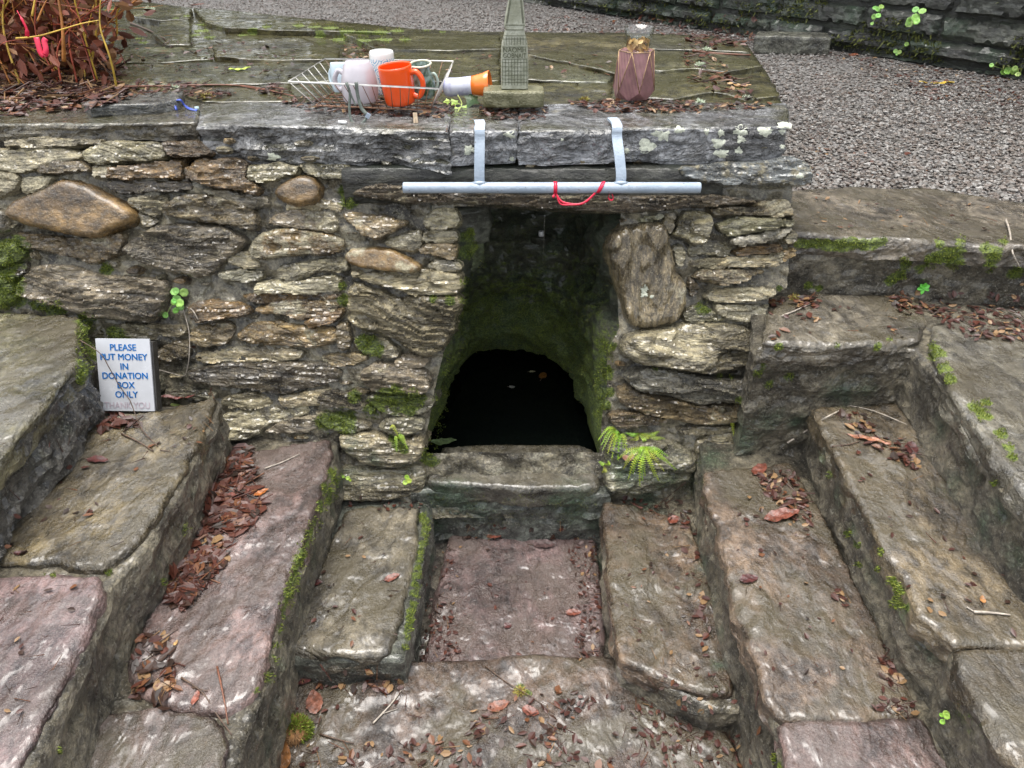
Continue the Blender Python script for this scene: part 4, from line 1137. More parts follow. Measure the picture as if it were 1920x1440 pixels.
# ------------------------------------------------------------------ single leaves
def leaf(name, px, py, Lpx, ang, asp, color, label, cat="leaf", curl=.25, fold=.2, mat='leaf', stem=True, lift=.002, group=None):
    q = hit(px, py)
    if q is None: return None
    p, n = q; L = Lpx * mpp(p) / 2
    if n[2] < .5: n = np.array([0, -.3, .95]); n /= np.linalg.norm(n)
    n = n * .6 + np.array([0, 0, .4]); n /= np.linalg.norm(n)
    t = np.array([math.cos(ang), math.sin(ang), 0]); t -= np.dot(t, n) * n; t /= np.linalg.norm(t); b = np.cross(n, t)
    nu, nv = 11, 7; V, F = [], []
    sd = random.uniform(0, 50)
    for i in range(nu):
        u = -1 + 2 * i / (nu - 1)
        w = asp * L * max(.02, (1 - u * u)) ** .62 * (1 - .22 * u)
        for j in range(nv):
            v = -1 + 2 * j / (nv - 1)
            z = curl * L * (u * u * .5 + .35 * math.sin(3 * u + sd)) * .6 + fold * abs(v) * w + .05 * L * math.sin(9 * u + 4 * v + sd)
            V.append(p + t * u * L + b * v * w * (1 + .07 * math.sin(17 * u + sd)) + n * (z + lift + .10 * L * curl))
    for i in range(nu - 1):
        for j in range(nv - 1):
            a = i * nv + j; F.append((a, a + nv, a + nv + 1, a + 1))
    ob = mesh_obj(name, V, F, M[mat], color=(*[k_ * (.72 if color[1] < color[0] * .75 else 1.0) if color not in (CR, DR, OR_) else k_ for k_ in color], 1))
    tag(ob, label, cat, group)
    if stem:
        m = MB(); m.tube([p - t * L * .98 + n * .003, p - t * L * 1.25 + n * .005, p - t * L * 1.5 + b * L * .1 + n * .002], [.0011, .0009, .0007], 5)
        st = m.obj("stalk", M['twig'], None)
        st.parent = ob; st.location = (np.array(st.location) - np.array(ob.location)).tolist()
    return ob
CR, DR, OR_, PB = (.115, .034, .020), (.055, .016, .014), (.24, .075, .015), (.20, .13, .07)
for a in [
    ("fallen_leaf", 1466, 968, 70, .2, .42, CR, "broad flat red-brown leaf on the second tread right of the pit"),
    ("fallen_leaf", 1424, 882, 44, .8, .5, CR, "crumpled red leaf at the foot of the pier beside the fern"),
    ("fallen_leaf", 1628, 826, 78, -.55, .16, (.28, .11, .055), "long curled orange-brown leaf lying beside a twig at the head of the step"),
    ("fallen_leaf", 1708, 842, 40, 1.1, .6, DR, "glossy dark red leaf standing up against the mossy riser"),
    ("fallen_leaf", 1404, 1087, 38, .3, .55, DR, "small wine-red leaf on the edge of the second tread"),
    ("fallen_leaf", 448, 930, 46, .6, .7, (.17, .055, .04), "round brown leaf on top of the wet litter"),
    ("fallen_leaf", 490, 925, 30, .7, .45, OR_, "bright orange leaf beside the litter on the pink tread"),
    ("fallen_leaf", 184, 864, 42, -.1, .45, DR, "dark red leaf below the donation sign"),
    ("fallen_leaf", 40, 1038, 26, .1, .4, DR, "small red leaf near the joint of two treads"),
    ("fallen_leaf", 590, 1318, 56, 1.9, .55, (.20, .08, .05), "pointed brown leaf above the moss clump"),
    ("fallen_leaf", 568, 1275, 60, .2, .4, (.13, .045, .04), "dark veined leaf under the small tread's end"),
    ("fallen_leaf", 927, 1005, 26, 0., .6, CR, "small red leaf at the back of the pit floor"),
    ("fallen_leaf", 1022, 1022, 46, .0, .45, (.10, .06, .055), "smooth dark oval leaf in the pit's far corner"),
    ("fallen_leaf", 952, 1174, 16, .4, .8, DR, "tiny round dark leaf in the middle of the purple pit slab"),
    ("fallen_leaf", 735, 1084, 32, .5, .45, CR, "red leaf with a stalk on the small tread left of the pit"),
    ("fallen_leaf", 592, 1094, 26, .2, .5, DR, "folded red leaf against the mossy riser left of the pit"),
    ("fallen_leaf", 1075, 1150, 30, .1, .5, CR, "brown-red leaf among the bits along the pit's side"),
    ("fallen_leaf", 330, 760, 20, 0., .45, (.34, .42, .12), "pale yellow-green leaflet beside the donation sign"),
    ("fallen_leaf", 995, 1335, 34, -.4, .6, CR, "bent red leaf in the middle of the front slab"),
    ("fallen_leaf", 935, 1325, 44, .3, .5, (.19, .07, .04), "crinkled brown leaf beside the small moss tuft on the front slab"),
    ("fallen_leaf", 1262, 976, 26, .9, .7, CR, "red leaf with a white fleck beside the riser"),
    ("fallen_leaf", 1688, 1128, 0, 0, .5, OR_, ""),
    ("fallen_leaf", 1842, 1126, 20, 1.2, .5, (.36, .17, .06), "little tan leaf on the wide tread near the white twig"),
    ("fallen_leaf", 1755, 158, 62, -.18, .16, (.52, .36, .03), "long narrow yellow leaf lying on the gravel"),
    ("fallen_leaf", 1612, 290, 26, .0, .35, (.30, .15, .10), "tan leaf lying alone on the gravel near the steps"),
    ("fallen_leaf", 1600, 105, 30, .9, .6, (.24, .08, .04), "reddish leaf at the end of the loose stone block"),
    ("fallen_leaf", 1385, 162, 44, -.2, .3, (.42, .25, .10), "straw-coloured leaf on the slate paving near the gravel"),
    ("fallen_leaf", 450, 132, 40, .4, .4, (.38, .50, .06), "bright lime-green leaf lying on the slate paving"),
    ("fallen_leaf", 20, 205, 60, .5, .2, (.26, .085, .04), "long orange-brown leaf at the wall's corner under the bush"),
    ("fallen_leaf", 165, 125, 44, 1.3, .5, (.20, .085, .035), "curled brown leaf leaning at the foot of the bush"),
    ("fallen_leaf", 530, 1418, 62, 1.8, .5, (.24, .10, .03), "large orange-brown leaf below the moss clump"),
    ("fallen_leaf", 320, 1288, 30, 1.2, .5, (.34, .17, .07), "upright tan leaf among the bits on the lower pink tread"),
    ("fallen_leaf", 368, 1310, 34, 1.6, .4, (.26, .09, .06), "standing reddish leaf beside the long black twig"),
    ("fallen_leaf", 330, 1207, 14, 1.5, .5, (.44, .26, .10), "tiny tan seed leaf alone on the pink tread"),
    ("fallen_leaf", 1115, 858, 0, 0, .5, OR_, ""),
    ("fallen_leaf", 1178, 856, 34, 1.2, .6, (.24, .12, .08), "dry brown leaf caught in the fern"),
    ("fallen_leaf", 340, 745, 70, .1, .14, (.15, .04, .03), "narrow dark red leaf behind the donation sign"),
    ("floating_leaf", 832, 830, 48, .1, .4, (.10, .14, .06), "dull green leaf floating at the water's left edge"),
    ("floating_leaf", 998, 698, 12, .2, .5, (.30, .28, .16), "pale speck of leaf floating on the black water"),
    ("floating_leaf", 1018, 706, 24, 1.3, .6, (.16, .07, .015), "orange leaf under the dark water's far side"),
    ("floating_leaf", 960, 727, 12, .0, .7, (.20, .20, .17), "small grey leaf floating in the middle of the well"),
]:
    if a[3]: leaf(*a)

# ------------------------------------------------------------------ twigs
def twig(name, pts, rpx, label, color=None, mat=None, lift=1.0, cat="twig", branches=()):
    def line(pp, r0):
        out = []
        for (x, y) in pp:
            q = hit(x, y)
            if q: out.append(q[0] + q[1] * (r0 * lift + .001))
        return out
    q = hit(*pts[0]); r = rpx * mpp(q[0]) / 2
    p = line(pts, r); m = MB(); sp = spline(p, 5)
    m.tube(sp, list(np.linspace(r, r * .55, len(sp))), 6)
    ob = m.obj(name, mat or M['twig'])
    for bp in branches:
        m2 = MB(); s2 = spline(line(bp, r * .6), 4); m2.tube(s2, list(np.linspace(r * .6, r * .35, len(s2))), 5)
        o2 = m2.obj("side_twig", mat or M['twig']); o2.parent = ob; o2.location = (np.array(o2.location) - np.array(ob.location)).tolist()
    return tag(ob, label, cat)
M['twig_pale'] = plain('pale_twig', (.32, .28, .23), .5, var=.4, scale=90, bump=.001)
M['twig_red'] = plain('red_twig', (.14, .055, .03), .45, var=.4, scale=90)
twig("twig", [(1478, 826), (1510, 808), (1545, 790), (1590, 760)], 4, "bare pale twig poking over the head of the step by the pier", mat=M['twig_pale'], lift=3, branches=[[(1592, 760), (1640, 775), (1700, 800)]])
twig("twig", [(1560, 838), (1590, 835), (1615, 828)], 3, "short dark twig beside the long curled leaf")
twig("twig", [(1825, 1150), (1860, 1152), (1893, 1156)], 6, "stubby white twig on the wide right tread", mat=M['twig_pale'], branches=[[(1812, 1140), (1828, 1150)]])
twig("twig", [(497, 880), (530, 868), (562, 853)], 3, "thin silvery twig at the head of the pink tread", mat=M['twig_pale'])
twig("twig", [(340, 1272), (380, 1300), (410, 1340), (436, 1380)], 4, "long black twig across the lower pink tread", branches=[[(360, 1290), (390, 1297)]])
twig("twig", [(408, 1252), (420, 1310), (428, 1360)], 4, "straight red-brown twig standing against the riser", mat=M['twig_red'])
twig("twig", [(272, 1240), (300, 1218), (316, 1200)], 2.5, "thin straw among the litter of the pink tread", mat=M['twig_pale'])
twig("twig", [(300, 1195), (318, 1190), (334, 1180)], 3, "small dark twig with a knob above the tan seed leaf")
twig("twig", [(228, 815), (260, 830), (288, 848)], 3.5, "dark twig below the donation sign", branches=[[(300, 845), (320, 848)]])
twig("twig", [(910, 1250), (950, 1280), (1000, 1310), (1040, 1340)], 2.5, "thin curved twig crossing the front slab")
twig("twig", [(600, 1378), (640, 1390), (664, 1396)], 4, "black twig beside the moss clump")
twig("twig", [(700, 1358), (735, 1320), (752, 1296)], 4, "forked grey twig on the front slab", mat=M['twig_pale'], branches=[[(715, 1340), (745, 1330)]])
twig("twig", [(1285, 902), (1255, 930), (1225, 955)], 2.5, "thin twig at the foot of the mossy pier base")
twig("twig", [(1884, 415), (1892, 440), (1895, 470), (1910, 500)], 4, "slender twig hanging over the upper step's edge", mat=M['twig_pale'], lift=2)
twig("twig", [(205, 166), (300, 164), (450, 163), (555, 184)], 4, "long red-brown twig lying along the slate paving", mat=M['twig_red'], branches=[[(450, 163), (480, 168), (520, 174)]])
twig("twig", [(1298, 94), (1340, 99), (1405, 103)], 5, "thick brown stick on the slate paving beside the gravel", mat=M['twig_red'])
twig("twig", [(1310, 131), (1350, 136), (1385, 150), (1410, 146)], 2.5, "thin bowed twig across the slates near the gravel")
twig("twig", [(245, 46), (280, 60), (310, 76)], 4, "dark twig under the bush on the slate paving")
twig("twig", [(1685, 133), (1715, 132), (1745, 131)], 3, "pale straight twig on the gravel above the yellow leaf", mat=M['twig_pale'])
twig("twig", [(1465, 595), (1490, 585), (1518, 572)], 4, "grey twig among the red leaves on the upper step", mat=M['twig_pale'])
# ------------------------------------------------------------------ things people left on the wall
def unit(v):
    v = np.asarray(v, float); return v / (np.linalg.norm(v) + 1e-12)
def lathe(profile, seg=40, close=False):
    V, F = [], []
    n = len(profile)
    for (r, z) in profile:
        for s in range(seg):
            a = 2 * math.pi * s / seg
            V.append(np.array([r * math.cos(a), r * math.sin(a), z]))
    for i in range(n - 1):
        for s in range(seg):
            s2 = (s + 1) % seg
            F.append((i * seg + s, i * seg + s2, (i + 1) * seg + s2, (i + 1) * seg + s))
    if profile[0][0] > 1e-4: F.append(tuple(range(seg - 1, -1, -1)))
    if close: F.append(tuple((n - 1) * seg + s for s in range(seg)))
    return V, F
def ribbon(pts, width, side, thick=.0006):
    """a flat strip with thickness along pts; side = direction of its width (or a list)"""
    V, F = [], []; n = len(pts)
    for i, p in enumerate(pts):
        t = unit(np.asarray(pts[min(i + 1, n - 1)]) - np.asarray(pts[max(i - 1, 0)]))
        sd = np.asarray(side[i] if isinstance(side, list) else side, float)
        w = width[i] if hasattr(width, '__len__') else width
        sd = unit(sd - np.dot(sd, t) * t); nn = np.cross(t, sd)
        for a, b in ((-1, -1), (1, -1), (1, 1), (-1, 1)):
            V.append(np.asarray(p) + sd * a * w / 2 + nn * b * thick / 2)
    for i in range(n - 1):
        for k in range(4):
            k2 = (k + 1) % 4
            F.append((4 * i + k, 4 * i + k2, 4 * i + 4 + k2, 4 * i + 4 + k))
    F.append((3, 2, 1, 0)); F.append(tuple(4 * (n - 1) + k for k in range(4)))
    return V, F
def placed(V, R, o): return [np.asarray(o) + R @ np.asarray(v) for v in V]
def rot(ax, a):
    return np.array(Matrix.Rotation(a, 3, ax))
def text_mesh(body, size, sx=1.0, thick=0.0, align='CENTER', bold=0.0):
    cu = bpy.data.curves.new("lettering", 'FONT'); cu.body = body; cu.size = size; cu.align_x = align; cu.extrude = thick; cu.offset = bold
    ob = bpy.data.objects.new("lettering", cu); COL.objects.link(ob)
    bpy.context.view_layer.update()
    me = bpy.data.meshes.new_from_object(ob.evaluated_get(bpy.context.evaluated_depsgraph_get()))
    V = [np.array(v.co) * np.array([sx, 1, 1]) for v in me.vertices]; F = [tuple(p.vertices) for p in me.polygons]
    bpy.data.objects.remove(ob); bpy.data.curves.remove(cu); bpy.data.meshes.remove(me)
    return V, F

# ---- painted steel bar hooked over the capstones
n = NT('blue_grey_paint'); v = n.obj(); f = n.noise(v, 22, 6, .7); f2 = n.noise(v, 140, 3)
c = n.mix(n.rng(f, .3, .7), (.27, .33, .40), (.36, .42, .49)); c = n.mix(n.rng(f2, .66, .74, 0, .8), c, (.09, .065, .05)); c = n.mix(n.rng(f, .66, .72, 0, .6), c, (.17, .13, .10))
n.set(Base_Color=c, Roughness=n.rng(f, .3, .7, .25, .5), Normal=n.bump(f2, .0012)); M['bluegrey'] = n.m
bar = empty("hand_bar", on_y(1034, 352, -.055), "pale blue-grey steel bar hung on two straps over the well", "bar")
YB0 = YB = -.066
pl, pr = on_y(756, 352, YB), on_y(1313, 352, YB); zb_ = (pl[2] + pr[2]) / 2
pl = np.array([pl[0], YB, zb_]); pr = np.array([pr[0], YB, zb_])
rb = 10.2 * mpp(pl)
m = MB(); m.tube([pl, pl + (pr - pl) * .003, pr - (pr - pl) * .003, pr], [rb * .93, rb, rb, rb * .93], 24); m.obj("rail", M['bluegrey'], bar)
for (xt, xb) in ((900, 899), (1157, 1164)):
    m = MB()
    b = on_y(xb, 344, YB); t = on_z(xt, 236, .958); k = on_z(xt, 226, .958)
    wv_ = 19 * mpp(t)
    yf = min([hit(xt + dx, yy)[0][1] for dx in (-9, 0, 9) for yy in (244, 252, 262, 275, 288)]) - .007
    YB = YB0
    pts = [np.array([b[0], YB + .004, zb_ + rb * .8]), np.array([b[0], YB * .85 + yf * .15, zb_ + .03]), np.array([(t[0] + b[0]) / 2, (yf + YB) / 2, (.95 + zb_) / 2 + .01]), np.array([t[0], yf - .003, .935]), np.array([t[0], yf + .001, .950]), np.array([t[0], yf + .010, .9575]), np.array([t[0], yf + .045, .9575]), np.array([t[0] - .004, yf + .075, .9575])]
    V, F = ribbon(spline(pts, 4), wv_, (1, 0, 0), .0055); m.add(V, F)
    st = m.obj("strap", M['bluegrey'], bar, smooth=False)
    m = MB(); m.tube([np.array([b[0] - wv_ * .68, YB - .001, zb_ + rb * .9]), np.array([b[0], YB - .004, zb_ + rb * .98]), np.array([b[0] + wv_ * .68, YB - .001, zb_ + rb * .9])], [.003, .0055, .003], 8)
    m.obj("weld", M['bluegrey'], bar)
# red ribbon tied round it
M['red'] = plain('red_ribbon', (.62, .012, .05), .45, var=.2, scale=60)
rr = rb + .0012
def onbar(px, a): 
    x = on_y(px, 352, YB)[0]; return np.array([x, YB - rr * math.cos(a), zb_ + rr * math.sin(a)])
m = MB()
m.add(*ribbon([onbar(1041, a) for a in np.linspace(2.6, -.9, 12)], .0085, (1, 0, 0)))
m.add(*ribbon([onbar(1131 - 12 * max(0, (1.5 - a)) / 2.4, a) for a in np.linspace(2.6, -.7, 12)], .0085, (1, 0, .25)))
e0, e1 = onbar(1042, -.9), onbar(1116, -.7)
lo = [e0, on_y(1052, 377, YB - .022), on_y(1066, 382, YB - .026), on_y(1085, 383, YB - .026), on_y(1100, 377, YB - .024), e1]
m.add(*ribbon(spline(lo, 6), .0050, (0, .3, 1)))
lo = [e0, on_y(1048, 379, YB - .024), on_y(1056, 384, YB - .027), on_y(1072, 384, YB - .028), on_y(1088, 383, YB - .026)]
m.add(*ribbon(spline(lo, 6), .0028, (0, .3, 1)))
lo = [onbar(1143, -1.0), on_y(1141, 371, YB - .008), on_y(1146, 375, YB - .010), on_y(1150, 371, YB - .006), onbar(1148, -1.2)]
m.add(*ribbon(spline(lo, 5), .006, (.3, 1, .3)))
m.add(*ribbon(spline([e0, on_y(1036, 370, YB - .016), on_y(1040, 367, YB - .014)], 5), .006, (0, .3, 1)))
tag(m.obj("red_ribbon", M['red']), "red ribbon looped around the blue-grey bar", "ribbon")

# ---- wire tray
M['wire'] = plain('white_coated_wire', (.60, .59, .56), .35, var=.2, scale=60)
M['rust'] = plain('rusty_wire', (.17, .085, .045), .6, var=.5, scale=80)
ZR, ZBT = 1.030, .968
A = on_z(541, 153, ZR); B = on_z(822, 166, ZR); C = on_z(850, 115, ZR); D = on_z(609, 110, ZR)
a_ = on_z(592, 198, ZBT); b_ = on_z(806, 206, ZBT)
c_ = C + (b_ - B) * np.array([.9, -.9, 1]); d_ = D + (a_ - A) * np.array([.9, -.9, 1])
tray = empty("wire_tray", ((A + B + C + D) / 4 * np.array([1, 1, 0]) + np.array([0, 0, .955])), "bent white wire tray holding old mugs", "tray")
m = MB(); m.tube([A, B, C, D], .0022, 6, True); m.obj("rim", M['wire'], tray)
m = MB(); m.tube([a_, b_, c_, d_], .002, 6, True)
m.obj("floor_frame", M['rust'], tray)
for i in range(1, 6):
    m = MB(); m.tube([a_ + (d_ - a_) * i / 6, b_ + (c_ - b_) * i / 6], .0014, 5); m.obj("floor_wire", M['rust'], tray)
for (p0, p1, q0, q1, n) in ((A, B, a_, b_, 16), (D, C, d_, c_, 12), (A, D, a_, d_, 6), (B, C, b_, c_, 6)):
    for i in range(n + 1):
        f = i / n; f2 = min(1, f + random.uniform(-.01, .01))
        m = MB(); m.tube([p0 + (p1 - p0) * f, q0 + (q1 - q0) * f2], .0010, 5); m.obj("side_wire", M['wire'] if n == 6 else M['rust'], tray)
# ---- mugs
def mug_profile(h, r0, r1, r2=None, wall=.0035, belly=0.0):
    r2 = r1 if r2 is None else r2
    out = [(0.0, 0.0), (r0 * .86, 0.0), (r0 * .95, .0015), (r0, .006)]
    for t in np.linspace(.12, .95, 9):
        out.append((r0 + (r1 - r0) * t + belly * math.sin(math.pi * t), h * t))
    out += [(r2 - .0006, h * .985), (r2 - wall * .4, h), (r2 - wall, h * .985)]
    for t in np.linspace(.95, .08, 7):
        out.append((r0 + (r1 - r0) * t + belly * math.sin(math.pi * t) - wall, h * t))
    out.append((0.0, h * .07))
    return out
def handle(h, r, out=.028, z0=.22, z1=.78, rad=.0058, ang=0.0):
    pts = [np.array([r - .002, 0, h * z1]), np.array([r + out * .55, 0, h * z1 * 1.03]), np.array([r + out, 0, h * (z1 * .75 + z0 * .25)]), np.array([r + out, 0, h * (z1 * .35 + z0 * .65)]), np.array([r + out * .5, 0, h * z0 * .92]), np.array([r - .002, 0, h * z0 * 1.15])]
    V, F = tube(spline(pts, 6), rad, 10)
    Rz_ = rot('Z', ang); return [Rz_ @ v for v in V], F
def ceramic(name, col, rough=.12, var=.06):
    return plain(name, col, rough, var=var, scale=20, coat=.3)
def vessel(name, label, cat, base, R, prof, mat, hnd=None, hmat=None, extra=None):
    e = empty(name, base, label, cat)
    V, F = lathe(prof, 44); mesh_obj("body", placed(V, R, base), F, mat, e)
    if hnd:
        V, F = hnd; mesh_obj("handle", placed(V, R, base), F, hmat or mat, e)
    if extra: extra(e, R, np.asarray(base))
    return e
def zat(px, py, y): return on_y(px, py, y)[2]
ZT = .972
# grey mug, upside down, handle to the left
g0 = on_z(672, 196, ZT); k1 = mpp(g0); hg = (zat(672, 113, g0[1] + .042) - ZT)
vessel("mug", "pale grey mug standing upside down in the wire tray", "mug", g0 + np.array([0, .042, hg]), rot('X', math.pi) @ rot('Z', math.pi), mug_profile(hg, 24 * k1, 33 * k1, belly=5 * k1), ceramic('grey_glaze', (.50, .47, .50)),
       handle(hg, 32 * k1, .022, .30, .72, .006, math.pi + .25 + math.pi))
# small pale blue mug behind it
g1 = on_z(634, 178, ZT); h1 = zat(634, 122, g1[1]) - ZT
vessel("mug", "small pale blue mug half hidden behind the grey mug", "mug", g1 + np.array([.005, .03, 0]), rot('X', -.15), mug_profile(h1, 17 * k1, 19 * k1, belly=2 * k1), ceramic('pale_blue_glaze', (.55, .66, .72)),
       handle(h1, 18 * k1, .014, .25, .75, .004, 2.6))
# white cup with blue scrolls, upside down
n = NT('blue_scroll_glaze'); v = n.obj()
wv = n.new("ShaderNodeTexWave"); wv.wave_type = 'RINGS'; wv.rings_direction = 'SPHERICAL'
vo_ = n.new("ShaderNodeTexVoronoi"); n.put(vo_.inputs['Vector'], v); vo_.inputs['Scale'].default_value = 62
lin = n.math('SINE', n.math('MULTIPLY', vo_.outputs['Distance'], 21.0))
sep = n.new("ShaderNodeSeparateXYZ"); n.put(sep.inputs[0], v)
n.t.nodes.remove(wv)
msk = n.math('MULTIPLY', n.rng(lin, .35, .6), n.rng(sep.outputs[2], .034, .030))
n.set(Base_Color=n.mix(msk, (.76, .76, .73), (.16, .36, .52)), Roughness=.15, Coat_Weight=.3)
g2 = on_z(718, 180, ZT); h2 = zat(716, 99, g2[1]) - ZT
vessel("cup", "tall white cup with blue scrolls upside down behind the orange mug", "cup", g2 + np.array([0, .035, h2]), rot('X', math.pi), mug_profile(h2, 23.5 * k1, 25 * k1), n.m)
# orange mug
g3 = on_z(748, 201, ZT); h3 = zat(748, 121, g3[1] + .04) - ZT
vessel("mug", "bright orange mug standing upright in the wire tray", "mug", g3 + np.array([0, .040, 0]), rot('Y', -.09) @ rot('X', .06), mug_profile(h3, 28 * k1, 31 * k1, belly=1 * k1), ceramic('orange_glaze', (.78, .085, .010), .10, .04),
       handle(h3, 30 * k1, .026, .20, .80, .0064, -.30))
# green glazed jug
n = NT('green_glaze'); v = n.obj(); f = n.noise(v, 34, 4, .6, .8)
n.set(Base_Color=n.mix(n.rng(f, .38, .62), (.03, .065, .03), (.27, .36, .33)), Roughness=.12, Coat_Weight=.4)
g4 = on_z(800, 186, ZT); h4 = zat(800, 122, g4[1]) - ZT
pj = [(0, 0), (18 * k1, 0), (22 * k1, .004), (24 * k1, h4 * .3), (23 * k1, h4 * .55), (17 * k1, h4 * .82), (18 * k1, h4 * .92), (21 * k1, h4 * .97), (21.5 * k1, h4), (19 * k1, h4 * 1.0), (17 * k1, h4 * .95), (14 * k1, h4 * .8), (20 * k1, h4 * .5), (0, .006)]
def jug_rim(e, R, base):
    pts = [base + R @ np.array([20 * k1 * math.cos(t), 20 * k1 * math.sin(t), h4]) for t in np.linspace(0, 2 * math.pi, 33)[:-1]]
    V, F = tube(pts, .0028, 8, True); mesh_obj("rim", V, F, ceramic('cream_glaze', (.55, .55, .42)), e)
vessel("jug", "green and teal glazed jug with a pale rim behind the orange mug", "jug", g4 + np.array([-.008, .03, 0]), rot('X', .14) @ rot('Y', -.06), pj, n.m, handle(h4, 20 * k1, .013, .25, .70, .0034, -.25), ceramic('celadon', (.42, .52, .45)), jug_rim)
# lanyard over the tray's front wire
M['lanyard'] = plain('grey_green_webbing', (.115, .135, .115), .7, var=.35, scale=150, bump=.0006)
def on_front(px, py, out=.0): 
    f = (px - 541) / (822 - 541); y = (A + (B - A) * f)[1] - .006 - out
    return on_y(px, py, y)
m = MB()
m.add(*ribbon(spline([on_front(651, 154, -.008), on_front(650, 157), on_front(656, 175), on_front(655, 205, .004), on_front(659, 226, .012), on_front(672, 234, .016), on_front(684, 226, .012), on_front(688, 214, .006)], 6), .0062, (1, 0, .1)))
m.add(*ribbon(spline([on_front(668, 154, -.008), on_front(668, 157), on_front(671, 180), on_front(678, 203, .004), on_front(688, 214, .008)], 6), .0082, (1, 0, .1)))
m.add(*ribbon(spline([on_front(651, 158, .002), on_front(660, 182, .003), on_front(668, 198, .004)], 6), .004, (1, 0, .1)))
e = tag(m.obj("lanyard", M['lanyard']), "grey-green lanyard looped over the tray's front wire", "lanyard")
m = MB(); q = on_front(690, 217, .010); m.box(q, (.010, .005, .011), rot('Y', .6)); o_ = m.obj("clip", M['bluegrey'], None, smooth=False)
o_.parent = e; o_.location = (np.array(o_.location) - np.array(e.location)).tolist()
M['wood'] = plain('pale_wood', (.52, .40, .27), .55, var=.25, scale=90, bump=.0005)
q = hit(780, 231)[0]; m = MB(); t = on_y(778, 211, q[1] + .006)
for dx in (-.0028, .0028): m.add(*ribbon([q + np.array([dx, 0, 0]), t + np.array([dx * .8, 0, 0])], .0048, (1, 0, 0), .006))
tag(m.obj("clothes_peg", M['wood'], smooth=False), "pale wooden clothes peg propped below the tray", "peg")
q = hit(636, 232)[0]; m = MB(); m.tube([q + np.array([0, 0, .004]), hit(650, 233)[0] + np.array([0, 0, .004])], .004, 8)
tag(m.obj("paper_roll", ceramic('white_paper', (.72, .72, .70), .7)), "tiny white paper roll on the slate below the lanyard", "paper")

# ---- lilac beaker with an orange mouth, lying on its side
lb = on_z(832, 170, .985); k2 = mpp(lb)
n = NT('lilac_glaze'); v = n.obj(); f = n.noise(v, 26, 4, .6)
n.set(Base_Color=n.mix(n.rng(f, .4, .62), (.30, .30, .46), (.56, .58, .66)), Roughness=.2, Coat_Weight=.2)
be = empty("beaker", on_z(870, 186, .958), "lilac beaker with a bright orange mouth lying beside the little pillar", "beaker")
ax = unit(np.array([1, -.12, .10])); sd_ = unit(np.cross((0, 0, 1), ax)); upv = np.cross(ax, sd_)
Rb = np.column_stack([sd_, upv, ax]); r0 = 17.5 * k2; L0 = 54 * k2
ob0 = np.array([lb[0], lb[1] + .02, .958 + r0 * 1.25])
V, F = lathe([(0, 0), (r0 * .7, 0), (r0 * .95, .006), (r0, .015), (r0 * .93, L0 * .5), (r0 * 1.0, L0)], 36); mesh_obj("body", placed(V, Rb, ob0), F, n.m, be)
V, F = lathe([(r0 * 1.0, L0), (r0 * 1.05, L0 + .012), (r0 * 1.2, L0 + .03), (r0 * 1.42, L0 + .045), (r0 * 1.36, L0 + .046), (r0 * 1.1, L0 + .028), (r0 * .9, L0), (r0 * .5, L0 - .02), (0, L0 - .03)], 36)
mesh_obj("mouth", placed(V, Rb, ob0), F, ceramic('orange_mouth', (.80, .19, .025), .2), be)

# ---- little carved stone pillar
n = NT('carved_limestone'); v = n.obj(); f = n.noise(v, 24, 6, .65); f2 = n.noise(v, 190, 3)
c = n.mix(n.rng(f, .35, .65), (.25, .26, .19), (.42, .43, .35)); c = n.mix(n.rng(f2, .55, .75, 0, .5), c, (.16, .17, .10))
n.set(Base_Color=c, Roughness=.42, Normal=n.bump(n.math('ADD', f, n.math('MULTIPLY', f2, .3)), .003)); M['lime'] = n.m
n = NT('mossy_limestone'); v = n.obj(); f = n.noise(v, 30, 6, .65); f2 = n.noise(v, 220, 3)
c = n.mix(n.rng(f, .35, .65), (.085, .082, .035), (.20, .19, .11)); c = n.mix(n.rng(f2, .6, .75, 0, .7), c, (.33, .32, .20))
n.set(Base_Color=c, Roughness=.3, Normal=n.bump(f2, .004)); M['lime_moss'] = n.m
M['groove'] = plain('carved_groove', (.075, .082, .045), .6, var=.3, scale=60)
fl, fr_ = on_z(906, 203, .962), on_z(1020, 204, .962); kb = mpp(fl)
YPf = (fl[1] + fr_[1]) / 2; bw = fr_[0] - fl[0]; bh = zat(962, 172, YPf) - .962; bdp = .080
pil = empty("stone_pillar", ((fl[0] + fr_[0]) / 2, YPf + bdp / 2, .962), "small carved stone pillar with lettering on a square mossy base", "pillar")
